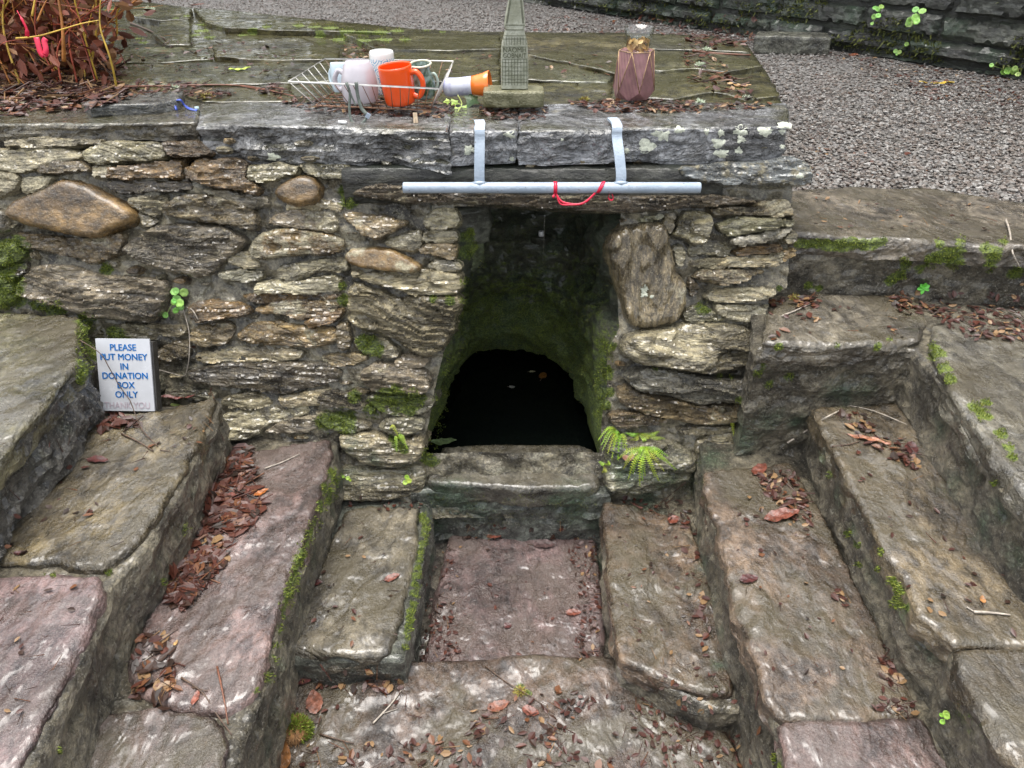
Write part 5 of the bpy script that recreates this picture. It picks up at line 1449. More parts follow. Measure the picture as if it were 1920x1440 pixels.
def rounded_box(x0, x1, y0, y1, z0, z1, r, name, mat, par, amp=.0012):
    Vb, Fb = [], []
    n_ = 14
    xs = np.linspace(-1, 1, n_)
    idx = {}
    def vert(p):
        key = tuple(np.round(p, 5))
        if key not in idx:
            hx, hy, hz = (x1 - x0) / 2, (y1 - y0) / 2, (z1 - z0) / 2
            q = np.array(p) * np.array([hx, hy, hz]); inn = np.clip(q, [-(hx - r), -(hy - r), -(hz - r)], [hx - r, hy - r, hz - r]); dd = q - inn; l_ = np.linalg.norm(dd)
            if l_ > 1e-9: q = inn + dd / l_ * r
            q = q + np.array([(x0 + x1) / 2, (y0 + y1) / 2, (z0 + z1) / 2])
            q = q + amp * n1(q * 60)
            idx[key] = len(Vb); Vb.append(q)
        return idx[key]
    for ax_ in range(3):
        for sg in (-1, 1):
            for i in range(n_ - 1):
                for j in range(n_ - 1):
                    f4 = []
                    for (ii, jj) in ((i, j), (i + 1, j), (i + 1, j + 1), (i, j + 1)):
                        p = [0, 0, 0]; p[ax_] = sg; p[(ax_ + 1) % 3] = xs[ii]; p[(ax_ + 2) % 3] = xs[jj]; f4.append(vert(p))
                    Fb.append(tuple(f4) if sg > 0 else tuple(f4[::-1]))
    return mesh_obj(name, Vb, Fb, mat, par)
rounded_box(fl[0], fr_[0], YPf, YPf + bdp, .962, .962 + bh, .007, "base", M['lime_moss'], pil)
YS = YPf + .026; ZS = .962 + bh
prof = [(166, 940, 990), (163, 940, 990), (130, 939.5, 991), (96, 939, 990), (84, 940.5, 989), (74, 943, 987), (66, 945, 984.5), (58, 947, 983), (55, 947.5, 982.5), (51, 946, 984), (47, 945, 985), (30, 947, 983.5), (10, 951, 982), (0, 953, 981), (-60, 955, 979), (-66, 957, 977)]
Vp, Fp = [], []
zs = []
for (y, xl, xr) in prof:
    a = on_y(xl, y, YS); b = on_y(xr, y, YS); z = max(a[2], ZS - .003); zs.append(z)
    w = (b[0] - a[0]); dp = .034 * (w / .064); cx = (a[0] + b[0]) / 2; ch = .0045
    for (sx, sy) in ((-1, 0), (-1 + 2 * ch / w, -ch), (1 - 2 * ch / w, -ch), (1, 0), (1, dp), (1 - 2 * ch / w, dp + ch), (-1 + 2 * ch / w, dp + ch), (-1, dp)):
        Vp.append((cx + sx * w / 2, YS + (sy if sy > 0 else sy), z))
for i in range(len(prof) - 1):
    for k in range(8):
        k2 = (k + 1) % 8; Fp.append((8 * i + k, 8 * i + k2, 8 * i + 8 + k2, 8 * i + 8 + k))
Fp.append(tuple(8 * (len(prof) - 1) + k for k in range(8)))
mesh_obj("shaft", Vp, Fp, M['lime'], pil, smooth=False)
YG = YS - .0048
def gl(m, x0, y0, x1, y1, w=.0010):
    m.add(*ribbon([on_y(x0, y0, YG), on_y(x1, y1, YG)], w * random.uniform(.8, 1.2), (1, 0, 0) if abs(y1 - y0) > abs(x1 - x0) else (0, 0, 1), .0008))
m = MB()
for x in np.linspace(942, 988, 9): gl(m, x, 111, x + random.uniform(-.4, .4), 160)
for y in (111, 117, 125, 133, 141, 148, 154): gl(m, 941, y, 989, y + random.uniform(-.6, .6), .0008)
for y in (67, 73, 88): gl(m, 944 if y < 70 else 941, y, 986 if y < 70 else 989, y)
for x in np.linspace(944, 986, 9): gl(m, x, 70, x + random.uniform(-1, 1), 84)
gl(m, 947, 47, 984, 47, .0016); gl(m, 948, 56, 982, 56, .0014)
for (x0, x1) in ((949, 956), (951, 958), (982, 978), (980, 976)): gl(m, x0, 44, x1, 0, .0012)
m.obj("carved_lines", M['groove'], pil, smooth=False)
for body, y, sz in (("NAOMH", 98, .0155), ("GOBNAIT", 108.5, .0150)):
    V, F = text_mesh(body, sz, .92 if body == "NAOMH" else .80, .0003)
    o_ = on_y(965, y, YG - .0004)
    mesh_obj("lettering", [o_ + np.array([v[0] * 1.05, 0, v[1]]) - np.array([0, v[2], 0]) for v in V], F, M['groove'], pil, smooth=False)

# ---- faceted purple vase with a glass on top
n = NT('purple_lustre'); v = n.obj()
wv = n.new("ShaderNodeTexWave"); wv.wave_type = 'BANDS'; wv.bands_direction = 'X'; n.put(wv.inputs['Vector'], v); wv.inputs['Scale'].default_value = 95; wv.inputs['Distortion'].default_value = .4
f = n.noise(v, 40, 4)
c = n.mix(n.rng(wv.outputs['Fac'], .45, .85, 0, .55), n.mix(n.rng(f, .3, .7), (.15, .060, .085), (.30, .135, .165)), (.50, .34, .25))
n.set(Base_Color=c, Roughness=.28, Metallic=.25, Normal=n.bump(wv.outputs['Fac'], .0008)); M['purple'] = n.m
M['gold'] = plain('worn_gilt', (.36, .24, .13), .35, metal=.5, var=.3, scale=80)
vb = on_z(1189, 187, .958); kv = mpp(vb); vy = vb[1] + .030; hv = zat(1190, 98, vy - .03) - .958
vx = on_y(1190, 140, vy)[0]
vase = empty("vase", (vx, vy, .958), "faceted purple vase with gilt edges on the slate paving", "vase")
R_t, R_m, R_b = 33.5 * kv, 40 * kv, 34 * kv; ph = math.radians(-52)
tv = [np.array([vx + R_t * math.cos(ph + k * math.pi / 3), vy + R_t * math.sin(ph + k * math.pi / 3), .958 + hv]) for k in range(6)]
mv = [np.array([vx + R_m * math.cos(ph + (k + .5) * math.pi / 3), vy + R_m * math.sin(ph + (k + .5) * math.pi / 3), .958 + hv * .19]) for k in range(6)]
bv = [np.array([vx + R_b * math.cos(ph + k * math.pi / 3), vy + R_b * math.sin(ph + k * math.pi / 3), .958]) for k in range(6)]
ti = [np.array([vx + R_t * .78 * math.cos(ph + k * math.pi / 3), vy + R_t * .78 * math.sin(ph + k * math.pi / 3), .958 + hv * .97]) for k in range(6)]
Vv = tv + mv + bv + ti; Fv = []
for k in range(6):
    k2 = (k + 1) % 6
    Fv += [(k, 6 + k, k2), (6 + k, 6 + k2, k2), (6 + k, 12 + k2, 6 + k2), (12 + k, 12 + k2, 6 + k), (k, k2, 18 + k2, 18 + k)]
Fv += [(12, 13, 14, 15, 16, 17), (18, 19, 20, 21, 22, 23)]
mesh_obj("body", Vv, Fv, M['purple'], vase, smooth=False)
m = MB()
for k in range(6):
    k2 = (k + 1) % 6
    for a, b in ((tv[k], mv[k]), (mv[k], tv[k2]), (tv[k], tv[k2])): m.tube([a, b], .0011, 5)
m.obj("gilt_edges", M['gold'], vase)
n = NT('clear_glass')
_tr = n.new("ShaderNodeBsdfTransparent"); _gl = n.new("ShaderNodeBsdfGlossy"); _gl.inputs['Roughness'].default_value = .04; _tr.inputs[0].default_value = (.95, .96, .95, 1)
_fr = n.new("ShaderNodeLayerWeight"); _fr.inputs[0].default_value = .25; _ms = n.new("ShaderNodeMixShader")
n.put(_ms.inputs[0], n.math('ADD', n.math('MULTIPLY', n.math('POWER', _fr.outputs[1], 2.0), .6), .06)); n.put(_ms.inputs[1], _tr.outputs[0]); n.put(_ms.inputs[2], _gl.outputs[0]); n.put(n.out.inputs[0], _ms.outputs[0]); M['glass'] = n.m
zg = .958 + hv * .975; hgl = zat(1198, 50, vy) - zg; kg = mpp((vx, vy, zg))
glo = empty("glass_tumbler", (vx, vy, zg), "clear flared glass with dried leaves on top of the purple vase", "glass")
gx = on_y(1197, 80, vy)[0]
V, F = lathe([(0, 0), (21 * kg, 0), (22 * kg, .003), (24 * kg, hgl * .5), (28.5 * kg, hgl), (27.5 * kg, hgl), (23 * kg, hgl * .5), (20.5 * kg, .006), (0, .006)], 40)
mesh_obj("bowl", [np.array([gx, vy, zg]) + v for v in V], F, M['glass'], glo)
m = Litter()
for _ in range(60):
    a = random.uniform(0, 6.28); r_ = random.uniform(.3, .85) * 21 * kg
    m.piece(np.array([gx + r_ * math.cos(a), vy + r_ * math.sin(a), zg + random.uniform(.006, hgl * .45)]), unit(np.array([math.cos(a), math.sin(a), .3])), random.uniform(.008, .015), .006, (random.choice([3, 5, 1, 3]) + .5) / 8)
M['amber'] = scatter_mat('amber_dried_leaves', [(.34, .20, .06), (.46, .30, .12), (.22, .13, .04), (.50, .38, .20)], .5)
ob = mesh_obj("dried_leaves", np.array(m.V), m.F, M['amber'], glo, smooth=False)
at = ob.data.attributes.new('tone', 'FLOAT', 'POINT'); at.data.foreach_set('value', np.array(m.T))

# ---- donation sign
q0 = on_z(190, 770, Z_2 + .010); q1 = on_z(290, 771, Z_2 + .010)
sw = float(np.linalg.norm((q1 - q0)[:2])); sc_ = (q0 + q1) / 2
lean = math.radians(24); su = unit(q1 - q0); sv = np.array([0, math.sin(lean), math.cos(lean)]); sn = unit(np.cross(su, sv)) ; sn = sn if sn[1] < 0 else -sn
sh = .172
tt = sc_ + sv * sh
for _ in range(4):
    d = tt - CAM; py = 720 - FPX * np.dot(d, _UP) / np.dot(d, _FW); sh += (py - 635) * mpp(tt) * 1.05; tt = sc_ + sv * sh
sign = empty("donation_sign", sc_, "white sign with blue capitals leaning against the wall on a step", "sign")
Rs = np.column_stack([su, sv, sn])
M['sign'] = plain('white_sign', (.45, .46, .48), .25, var=.06, scale=18)
M['slate_dark'] = plain('dark_block', (.035, .033, .030), .4, var=.4, scale=40, bump=.002)
M['blue'] = plain('blue_lettering', (.004, .17, .50), .35, var=.1, scale=60)
M['faded'] = plain('faded_lettering', (.37, .31, .34), .4, var=.15, scale=60)
m = MB(); m.box(sc_ + sv * sh / 2 - sn * .002, (sw, sh, .004), Rs); m.obj("board", M['sign'], sign, smooth=False)
m = MB(); m.box(sc_ + sv * sh * .48 - sn * .016 + su * .004, (sw * 1.01, sh * .95, .022), Rs); m.obj("backing_block", M['slate_dark'], sign, smooth=False)
for i, (body, fr0, mt) in enumerate((("PLEASE", .872, 'blue'), ("PUT MONEY", .741, 'blue'), ("IN", .610, 'blue'), ("DONATION", .482, 'blue'), ("BOX", .352, 'blue'), ("ONLY", .222, 'blue'), ("THANK YOU", .070, 'faded'))):
    V, F = text_mesh(body, .0210, .94 if i != 6 else .88, .00025)
    if i != 6:
        n0_ = len(V); V = [v + np.array([dx, dy, 0]) for dx, dy in ((-.0004, 0), (.0004, .0002), (0, -.0003)) for v in V]; F = [tuple(k + j * n0_ for k in q) for j in range(3) for q in F]
    mesh_obj("lettering", [sc_ + sv * (sh * fr0 - .0055 + v[1]) + su * v[0] + sn * (.0008 + v[2] + .00004 * (len(V) % 3)) for v in V], F, M[mt], sign, smooth=False)

# ---- loose stone block at the foot of the garden wall
q = on_z(1425, 98, .68); q2 = on_z(1552, 102, .68); wq = unit((q2 - q) * np.array([1, 1, 0]))
LF = Frame(((q + q2) / 2 + np.array([0, .05, 0])), wq, np.cross((0, 0, 1), wq), (0, 0, 1))
L2 = float(np.linalg.norm(q2 - q)) / 2
ob = block("stone_block", [(-L2 - .03, -.05), (L2 + .01, -.05), (L2 + .02, .12), (-L2, .12)], Frame(LF.o + np.array([0, 0, .075]), LF.u, LF.v, LF.n), .085, M['concrete'], None, (.14, .14, .11, .3), px=False, inr=.012, k=3, bulge=.006, base=0, ds=.012, soft=0, side=.004, rows=7, solid=False)
tag(ob, "squared grey stone block lying at the foot of the garden wall", "stone")

# ---- tea light and a falling drop's motion streak shaped as a clear rod
q = hit(1015, 445)
if q is not None:
    p = on_y(1015, 442, q[0][1] - .02)
    e = empty("tea_light", p, "small white tea light on a ledge inside the well", "candle")
    V, F = lathe([(0, 0), (.0085, 0), (.0085, .014), (.0075, .015), (.0, .013)], 20); mesh_obj("cup", [p + v for v in V], F, ceramic('white_wax', (.72, .72, .72), .4), e)
    m = MB(); m.tube([p + np.array([0, 0, .012]), p + np.array([.001, 0, .019])], .0007, 5); m.obj("wick", M['twig'], e)
    m = MB(); m.box(p + np.array([0, .02, -.006]), (.05, .06, .010)); block("ledge", [(p[0] - .03, p[1] - .015), (p[0] + .03, p[1] - .012), (p[0] + .035, p[1] + .08), (p[0] - .035, p[1] + .08)], ZF(p[2] - .002), .02, M['dark'], well, (.05, .055, .035, .2), px=False, k=6, bulge=.001, base=0, ds=.006, solid=False)
yd = .03; m = MB()
a, b = on_y(1021, 398, yd), on_y(1018, 524, yd)
m.tube([a + (b - a) * t for t in np.linspace(0, 1, 12)], [.0016, .0022, .0024, .0024, .0023, .0022, .0020, .0018, .0016, .0013, .0010, .0006], 8)
tag(m.obj("drip_streak", M['glass']), "motion streak of a drop falling from the lintel, shaped as a thin clear rod", "water drip")
# ------------------------------------------------------------------ living plants
def blade_leaf(p, t, n, L, W, nu=7, droop=.3, rnd=.6):
    """a single leaf as a bent grid"""
    b = unit(np.cross(n, t)); V, F = [], []
    for i in range(nu):
        u = i / (nu - 1)
        w = W * (math.sin(math.pi * min(1, u * .94 + .06))) ** rnd
        c = p + t * L * u - n * droop * L * u * u
        V += [c - b * w + n * w * .25, c, c + b * w + n * w * .25]
    for i in range(nu - 1):
        for j in range(2):
            a = 3 * i + j; F.append((a, a + 1, a + 4, a + 3))
    return V, F
# maidenhair-like spleenwort at the pier's foot
M['fern'] = leafy('fern_green', .2, .4)
def fern(px, py, fronds, label, col, name="fern"):
    p0, n0 = hit(px, py)
    e = empty(name, p0, label, "fern")
    m0 = MB()
    for (dx, dy, sag) in fronds:
        k = mpp(p0) * 1.25; d = dx * k * _RT - dy * k * _UP
        tip = p0 + d + n0 * .02
        mid = p0 + d * .5 + n0 * (.03 + .2 * np.linalg.norm(d)) + np.array([0, 0, sag])
        sp = spline([p0 + n0 * .002, mid, tip], 8)
        m = MB(); m.tube(sp, [.0009] * len(sp), 4)
        for i in range(2, len(sp)):
            t = unit(sp[i] - sp[i - 1]); nn = unit(n0 + .3 * np.array([0, -1, .4])); nn = unit(nn - np.dot(nn, t) * t); b = np.cross(nn, t)
            s = .0046 * math.sin(math.pi * (i + 1.2) / (len(sp) + 2.2)) + .0012
            for sg in (-1, 1):
                q = sp[i] + t * (.001 if sg > 0 else -.0012)
                dd = unit(b * sg + t * .25)
                m.add([q, q + dd * s * .5 + t * s * .30 + nn * .0008, q + dd * s * 1.05 + t * s * .1, q + dd * s * .6 - t * s * .28 + nn * .0008], [(0, 1, 2, 3)])
        o = m.obj("frond", M['fern'], e, smooth=False, color=(col[0] * random.uniform(.8, 1.2), col[1] * random.uniform(.85, 1.15), col[2], 1))
    return e
FG = (.26, .36, .03)
fern(1165, 822, [(-30, 20, 0), (-20, 32, 0), (-25, 8, 0), (-5, 42, 0), (10, 44, 0), (-12, 26, .005), (-34, 12, 0), (-14, 40, 0), (-28, 28, 0), (4, 30, 0)], "yellow-green fern tuft nearest the well's opening", FG)
fern(1212, 838, [(-32, 34, 0), (-25, 50, 0), (-8, 60, 0), (0, 45, 0), (14, 46, 0), (28, 38, 0), (40, 30, 0), (46, 36, 0), (24, 20, 0), (-40, 20, 0), (-10, 22, .006), (-18, 42, 0), (20, 52, 0), (8, 30, .004), (34, 16, 0), (-30, 26, 0), (-4, 52, 0)], "larger yellow-green fern with arching fronds at the foot of the pier", FG)
fern(1196, 812, [(-22, -2, 0), (-14, 8, 0), (16, 4, 0), (28, -4, 0), (6, 12, 0), (36, 6, 0)], "small fern spray growing just under the pier's lowest stones", (.22, .33, .04))
fern(1372, 800, [(-20, -2, 0), (-10, 6, 0), (2, 16, 0), (10, -8, 0), (4, 24, 0)], "little fern in the joint near the steps", (.30, .36, .03))
fern(752, 828, [(-14, -10, 0), (6, 12, 0), (12, 20, 0), (-4, 24, 0)], "tiny fern on the mossy stones left of the opening", (.26, .32, .03))
fern(1100 + 30, 870, [(-8, -6, 0), (-4, 10, 0), (6, -8, 0)], "scrap of fern on the mossy jamb beside the threshold", (.24, .32, .04))

# wall pennywort: round dimpled leaves
def pennywort(spots, label, size, col=(.20, .38, .075), trail=None, name="pennywort", lift=.016):
    p0, n0 = hit(*spots[0][:2])
    e = empty(name, p0, label, "plant")
    for (x, y, s) in spots:
        q = hit(x, y)
        p, n = q if q is not None and np.linalg.norm(q[0] - p0) < .25 else (p0, n0)
        k = mpp(p); R_ = s * k
        c = p + n * (lift + random.uniform(-.006, .010))
        nn = unit(n * .6 + np.array([random.uniform(-.4, .4), -.5, random.uniform(.1, .8)]))
        u = unit(np.cross(nn, (0.3, .2, 1))); v = np.cross(nn, u)
        V, F = [c - nn * R_ * .28], []
        for rr_, hz in ((.45, -.06), (.85, .02), (1.0, -.05)):
            for a in range(14):
                an = 2 * math.pi * a / 14; w = rr_ * R_ * (1 + (.06 if a % 2 else -.05) * (rr_ > .9))
                V.append(c + u * w * math.cos(an) + v * w * math.sin(an) + nn * hz * R_)
        for a in range(14):
            a2 = (a + 1) % 14; F.append((0, 1 + a, 1 + a2))
            for r_ in range(2): F.append((1 + 14 * r_ + a, 15 + 14 * r_ + a, 15 + 14 * r_ + a2, 1 + 14 * r_ + a2))
        mesh_obj("leaf", V, F, M['green'], e, color=(col[0] * random.uniform(.8, 1.25), col[1] * random.uniform(.85, 1.2), col[2], 1))
        m = MB(); m.tube(spline([p0 - n0 * .004, (p0 + c) / 2 + np.array([0, 0, -.004]), c - nn * R_ * .25], 4), .0009, 5); m.obj("leaf_stalk", M['green'], e, color=(.25, .35, .10, 1))
    if trail:
        for tr in trail:
            pts = []
            for (x, y) in tr:
                q = hit(x, y); pts.append(q[0] + q[1] * .006)
            m = MB(); m.tube(spline(pts, 5), .0013, 6); m.obj("runner", M['twig_pale'], e)
    return e
pennywort([(331, 551, 8), (345, 549, 8), (334, 560, 8), (346, 561, 8), (322, 556, 6), (338, 571, 7), (340, 541, 6), (326, 566, 6), (314, 573, 6), (316, 584, 6), (313, 565, 5)], "round-leaved pennywort with a trailing stem above the donation sign", .008,
          trail=[[(342, 580), (350, 620), (354, 660), (352, 690), (348, 706), (325, 704), (300, 692)], [(353, 573), (363, 585), (373, 598)]])
pennywort([(1648, 24, 6), (1642, 22, 5), (1655, 22, 5), (1645, 30, 5), (1652, 28, 5), (1644, 43, 3)], "small pennywort sprig high in the garden wall", .01, lift=.03)
pennywort([(1712, 36, 8), (1722, 33, 8), (1730, 30, 7), (1715, 44, 7), (1708, 42, 6), (1726, 40, 6), (1718, 28, 6)], "larger pennywort clump growing in the garden wall", .01, lift=.03)
pennywort([(1895, 130, 7), (1885, 134, 6), (1903, 138, 6), (1890, 142, 6), (1912, 126, 7), (1900, 120, 5), (1866, 120, 4), (1908, 146, 5)], "pennywort clump at the corner of the gravel and garden wall", .01, lift=.02)
pennywort([(1683, 95, 4), (1690, 97, 4), (1704, 82, 4), (1686, 100, 3)], "tiny pennywort by the foot of the garden wall", .01, lift=.015)
pennywort([(766, 892, 5), (770, 900, 5), (760, 905, 5)], "small bright plant in the joint beside the threshold", .01, col=(.28, .40, .05), lift=.008)
pennywort([(653, 895, 4), (646, 893, 3), (659, 897, 3)], "tiny clover-like plant on the pier's mossy base left of the well", .01, col=(.26, .42, .05), lift=.006)
pennywort([(1780, 1338, 6), (1790, 1345, 6), (1778, 1352, 5), (1772, 1340, 4)], "lone seedling with bright leaves on the dark riser", .01, col=(.30, .44, .06), lift=.012)
def seedling(px, py, label, col, n=5, s=14):
    p, nn = hit(px, py); e = empty("seedling", p, label, "plant"); k = mpp(p)
    for i in range(n):
        a = 2 * math.pi * i / n + .4; t = unit(np.array([math.cos(a), -.35, math.sin(a) * .8 + .25]))
        V, F = blade_leaf(p + np.array([0, -.006, .004]), t, unit(np.array([0, -.8, .6])), s * k, s * k * .28, droop=.2)
        mesh_obj("leaf", V, F, M['green'], e, color=(*col, 1))
    return e
seedling(1728, 540, "vivid green five-leaved seedling under the top step", (.10, .42, .04), 6, 13)
# moss clump torn off and lying on the front slab
p, nn = hit(552, 1372); k = mpp(p)
mc = empty("moss_clump", p, "loose bright moss clump lying on the front slab", "moss")
tm = Tufts()
for _ in range(2600):
    d = np.array([random.gauss(0, 1), random.gauss(0, 1), abs(random.gauss(0, 1))]); d = unit(d)
    if d[1] < -.45 and abs(d[0]) < .55 and d[2] < .75: continue
    tm.blade(p + d * np.array([33 * k, 26 * k, 30 * k]) * random.uniform(.75, 1), d, random.uniform(.006, .011), .2 + .7 * random.random(), .9)
ob = mesh_obj("cushion", np.array(tm.V), tm.F, M['moss_tuft'], mc, smooth=False)
at = ob.data.attributes.new('tone', 'FLOAT', 'POINT'); at.data.foreach_set('value', np.array(tm.T))
V, F = lathe([(0, 0), (29 * k, 0), (31 * k, 8 * k), (26 * k, 18 * k), (14 * k, 26 * k), (0, 28 * k)], 24)
mesh_obj("root_pad", [p + v for v in V], F, plain('fibrous_root', (.20, .10, .035), .7, var=.5, scale=120, bump=.003), mc)
ls2 = MB()
for _ in range(120):
    q = p + np.array([random.uniform(-13, 13) * k, -24 * k + random.uniform(0, 6) * k, random.uniform(2, 20) * k]); d = np.array([random.gauss(0, .5), -.7, random.gauss(0, .7)])
    ls2.tube([q, q + unit(d) * .012], .0005, 3)
ls2.obj("roots", plain('root_hair', (.34, .19, .08), .7), mc)
# ivy sprig beside the pillar
iv = empty("ivy_sprig", hit(862, 200)[0], "ivy sprig with one dark leaf and pale shoots beside the pillar base", "ivy")
def ivy_leaf(px, py, s, col, yaw, dy=0.0):
    c = on_y(px, py, hit(862, 200)[0][1] + dy); k = mpp(c); R_ = s * k
    nn = unit(np.array([.1, -.75, .65])); u = unit(np.cross((0, 0, 1), nn)); v = np.cross(nn, u)
    ca, sa = math.cos(yaw), math.sin(yaw); u, v = u * ca + v * sa, -u * sa + v * ca
    out = [(0, -.55), (.45, -.75), (.55, -.3), (1.0, -.1), (.55, .2), (.35, .5), (0, 1.15), (-.35, .5), (-.55, .2), (-1.0, -.1), (-.55, -.3), (-.45, -.75)]
    V = [c + nn * .002] + [c + u * a * R_ + v * b * R_ - nn * .12 * R_ * (a * a + b * b) for a, b in out]
    mesh_obj("leaf", V, [(0, i + 1, (i + 1) % 12 + 1) for i in range(12)], M['green'], iv, color=(*col, 1), smooth=False)
ivy_leaf(884, 187, 17, (.035, .075, .02), 2.6); ivy_leaf(858, 208, 12, (.36, .50, .08), 3.0, -.02); ivy_leaf(852, 192, 9, (.34, .50, .10), .6); ivy_leaf(873, 202, 8, (.30, .45, .09), 1.2, -.01); ivy_leaf(838, 190, 7, (.38, .52, .10), 1.7)
m = MB(); m.tube(spline([on_y(858, 178, .17), on_y(866, 195, .16), on_y(858, 210, .14)], 5), .0014, 5); m.tube(spline([on_y(835, 190, .17), on_y(850, 190, .165), on_y(866, 197, .16)], 5), .0011, 5)
m.obj("stem", M['fern'], iv, color=(.36, .42, .12, 1))
# pale lichen tufts fallen from branches
for i, (x, y, r, lab) in enumerate([(280, 18, 12, "mint-green lichen tuft at the far corner of the paving"), (331, 166, 11, "pale lichen tuft beside the long red-brown twig"), (1326, 94, 9, "pale lichen tuft near the thick brown stick"), (1312, 122, 9, "whitish lichen tuft among the orange leaves on the paving"),
                                    (1312, 192, 9, "grey-green lichen tuft right of the vase"), (1400, 36 + 148, 7, "small lichen tuft by the capstone's corner"), (1095, 188, 9, "yellowish moss scrap between the pillar and the vase"), (388, 182, 13, "yellow and red moss scrap beside the blue plastic strip"), (975, 1298, 13, "olive moss scrap on the front slab"), (1490, 560, 13, "yellow-brown moss scrap on the upper step by the pier")]):
    q = hit(x, y)
    if q is None: continue
    p, nn = q; k = mpp(p); t_ = Tufts()
    for _ in range(170):
        d = unit(np.array([random.gauss(0, 1), random.gauss(0, 1), abs(random.gauss(0, .7))]))
        t_.blade(p + d * r * k * random.uniform(.2, .9) * np.array([1, 1, .6]), d, random.uniform(.004, .008), random.random() * .99, .9)
    key = 'lichen' if i < 6 else 'scrap'
    if key not in M:
        M[key] = scatter_mat(key + '_blades', [(.42, .50, .36), (.50, .54, .42), (.34, .42, .28), (.55, .58, .46)] if key == 'lichen' else [(.30, .26, .05), (.22, .20, .05), (.20, .09, .04), (.34, .30, .08)], .6)
    ob = t_.obj("lichen_tuft" if i < 6 else "moss_scrap", M[key], lab, kind="thing"); ob["category"] = "lichen" if i < 6 else "moss"
# white crustose lichen discs on the capstone faces
M['crust'] = plain('crustose_lichen', (.56, .58, .47), .75, var=.3, scale=120, bump=.003)
def disc(x, y, r, kx=1.0):
    q = hit(x, y)
    if q is None: return
    p, n = q; k = mpp(p); V, F = [], []
    sd = random.uniform(0, 99); N = 22
    ring = []
    for j in range(N):
        a = 2 * math.pi * j / N; rr_ = r * (1 + .32 * math.sin(3 * a + sd) * random.random() + .28 * random.uniform(-1, 1))
        h_ = hit(x + rr_ * kx * math.cos(a), y + rr_ * .85 * math.sin(a))
        if h_ is None or np.linalg.norm(h_[0] - p) > .05: h_ = (p + (rr_ * k) * (math.cos(a) * _RT - math.sin(a) * _UP), n)
        ring.append(h_)
    V = [p + n * .0022] + [(h_[0] * .5 + p * .5) + (h_[1] + n) * .0013 for h_ in ring] + [h_[0] + h_[1] * .0004 for h_ in ring]
    for j in range(N):
        j2 = (j + 1) % N; F += [(0, 1 + j, 1 + j2), (1 + j, 1 + N + j, 1 + N + j2, 1 + j2)]
    mesh_obj("lichen", V, F, M['crust'], well)
for a in [(880, 281, 10), (957, 252, 9, 1.3), (1212, 274, 14), (1175, 283, 6), (1242, 250, 14, 1.2), (1274, 243, 7, 1.3), (1345, 268, 9, 1.3), (1388, 245, 11, 1.2), (1435, 246, 10, 1.4), (1390, 262, 8), (1352, 288, 10, 1.3), (1385, 282, 7), (1470, 238, 12), (1467, 275, 5), (1325, 247, 7, .7), (1352, 250, 8, .8), (1054, 262, 3), (512, 294, 9, 1.3), (1208, 540, 9, .8), (1208, 552, 7), (1222, 556, 4), (1500, 330, 6), (960, 298, 5)]:
    disc(*a)

# red-stemmed bush on the wall's corner
bush = empty("red_stemmed_bush", drop(-1.12, .55)[0] if drop(-1.12, .55) else (-1.12, .55, .95), "bush of bare red and orange stems with dead brown leaves on the wall top", "bush")
M['stem_r'] = plain('red_stem', (.27, .050, .022), .4, var=.35, scale=30)
M['stem_o'] = plain('orange_stem', (.34, .13, .025), .4, var=.35, scale=30)
M['stem_y'] = plain('yellow_stem', (.50, .33, .05), .4, var=.3, scale=30)
def bstem(pts, r, mat):
    m = MB(); sp = spline(pts, 6); m.tube(sp, list(np.linspace(r, r * .45, len(sp))), 6); m.obj("stem", mat, bush)
    return sp
rg = random.Random(12); ends = []
for i in range(120):
    bx = rg.uniform(-60, 190); by = rg.uniform(60, 165)
    g_ = hit(bx, by); b0 = g_[0] if g_ else on_z(bx, by, .96)
    up = rg.uniform(.22, .60); dx, dy = rg.gauss(0, .16) + (.05 if bx > 120 else 0), rg.gauss(.02, .12)
    pts = [b0, b0 + np.array([dx * .3 + rg.gauss(0, .02), dy * .3, up * .35]), b0 + np.array([dx * .7 + rg.gauss(0, .03), dy * .7, up * .72]), b0 + np.array([dx * 1.2, dy * 1.1, up])]
    sp = bstem(pts, rg.uniform(.0016, .0038), M[rg.choice(['stem_r', 'stem_r', 'stem_r', 'stem_o', 'stem_o', 'stem_y'])])
    ends.append(sp)
    for _ in range(2):
        k_ = rg.randint(4, len(sp) - 3); q = sp[k_]
        bstem([q, q + np.array([rg.gauss(0, .05), rg.gauss(0, .04), rg.uniform(.01, .09)]), q + np.array([rg.gauss(0, .09), rg.gauss(0, .06), rg.uniform(.03, .15)])], .0013, M[rg.choice(['stem_r', 'stem_o'])])
def py3(x, y, yy): return on_y(x, y, yy)
bstem([py3(218, 161, .36), py3(212, 130, .35), py3(203, 98, .35), py3(190, 60, .36), py3(187, 30, .37), py3(190, -20, .38)], .0030, M['stem_y'])
bstem([py3(30, 72, .35), py3(70, 68, .34), py3(110, 57, .34), py3(150, 45, .35), py3(185, 38, .36)], .0026, M['stem_y'])
bstem([py3(60, 30, .36), py3(66, -5, .37), py3(70, -60, .38)], .003, M['stem_y'])
bstem([py3(70, 40, .34), py3(80, 15, .35), py3(92, -8, .36)], .0028, M['stem_o'])
bstem([py3(120, 115, .40), py3(119, 80, .40), py3(116, 40, .41), py3(108, -10, .42)], .0055, M['stem_o'])
bstem([py3(163, 65, .36), py3(145, 30, .36), py3(132, 16, .36)], .0018, M['stem_r'])
dl = Litter()
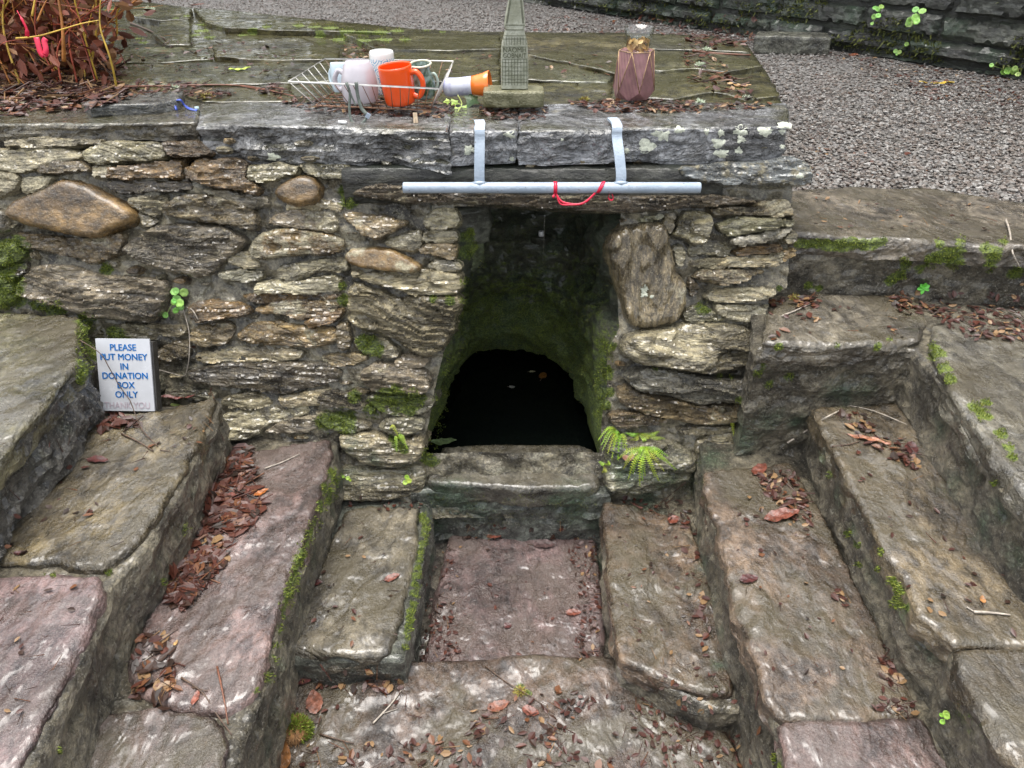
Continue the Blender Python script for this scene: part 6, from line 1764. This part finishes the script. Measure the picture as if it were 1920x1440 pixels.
for sp in ends:
    for _ in range(34):
        q = sp[rg.randint(1, len(sp) - 1)] + np.array([rg.gauss(0, .03), rg.gauss(0, .03), rg.gauss(-.02, .03)])
        dl.piece(q, unit(np.array([rg.gauss(0, 1), -1, rg.gauss(0, 1)])), rg.uniform(.012, .028), rg.uniform(.006, .013), (rg.choice([0, 1, 7, 4, 0, 7, 1, 3]) + .5) / 8, .8)
ob = mesh_obj("dead_leaves", np.array(dl.V), dl.F, M['bush_leaf'], bush, smooth=False)
at = ob.data.attributes.new('tone', 'FLOAT', 'POINT'); at.data.foreach_set('value', np.array(dl.T))
# strips of ribbon tied in the bush
m = MB(); yr = .33
m.add(*ribbon(spline([py3(32, 20, yr), py3(42, 38, yr - .01), py3(50, 55, yr - .012), py3(51, 69, yr - .01)], 5), [.002] * 4 + [.006] * 7 + [.010] * 5, (1, .2, .2)))
tag(m.obj("ribbon_strip", M['red']), "short crimson ribbon strip hanging in the bush above the pink loop", "ribbon")
m = MB()
m.add(*ribbon(spline([py3(68, 70, yr), py3(72, 85, yr - .008), py3(77, 100, yr - .012), py3(84, 104, yr - .012), py3(86, 92, yr - .010), py3(83, 78, yr - .004), py3(86, 72, yr)], 6), .013, (1, .3, .1)))
tag(m.obj("ribbon_strip", plain('pink_red_ribbon', (.70, .03, .08), .45, var=.2)), "pink-red ribbon loop tied low in the bush", "ribbon")
# scrap of blue plastic
q = hit(335, 200)[0]
m = MB(); m.add(*ribbon(spline([hit(331, 208)[0] + np.array([0, 0, .002]), q + np.array([-.006, 0, .012]), q + np.array([.008, 0, .016]), hit(348, 203)[0] + np.array([0, 0, .006]), hit(358, 207)[0] + np.array([0, 0, .003]), hit(370, 209)[0] + np.array([0, 0, .003])], 5), .006, (.2, 1, .4), .0012))
bl = tag(m.obj("plastic_strip", plain('blue_plastic', (.06, .10, .42), .3, var=.3)), "scrap of blue plastic strip on the front slate", "plastic strip")
m = MB(); m.box(hit(370, 207)[0] + np.array([0, 0, .005]), (.010, .006, .008), rot('Z', .4)); o_ = m.obj("tag_end", plain('pale_plastic', (.45, .60, .62), .3)); o_.parent = bl; o_.location = (np.array(o_.location) - np.array(bl.location)).tolist()
# thin dead vine across the sign
vy_ = lambda x, y, o: on_y(x, y, o)
m = MB(); m.tube(spline([hit(150, 630)[0] + np.array([0, -.012, 0]), on_y(187, 662, -.285), on_y(205, 690, -.30), on_y(225, 725, -.315), on_y(243, 750, -.335), on_y(255, 780, -.36), hit(270, 812)[0] + np.array([0, 0, .004]), hit(296, 838)[0] + np.array([0, 0, .003])], 6), .0012, 6)
tag(m.obj("dead_vine", M['twig']), "thin dead vine hanging down across the donation sign", "vine")
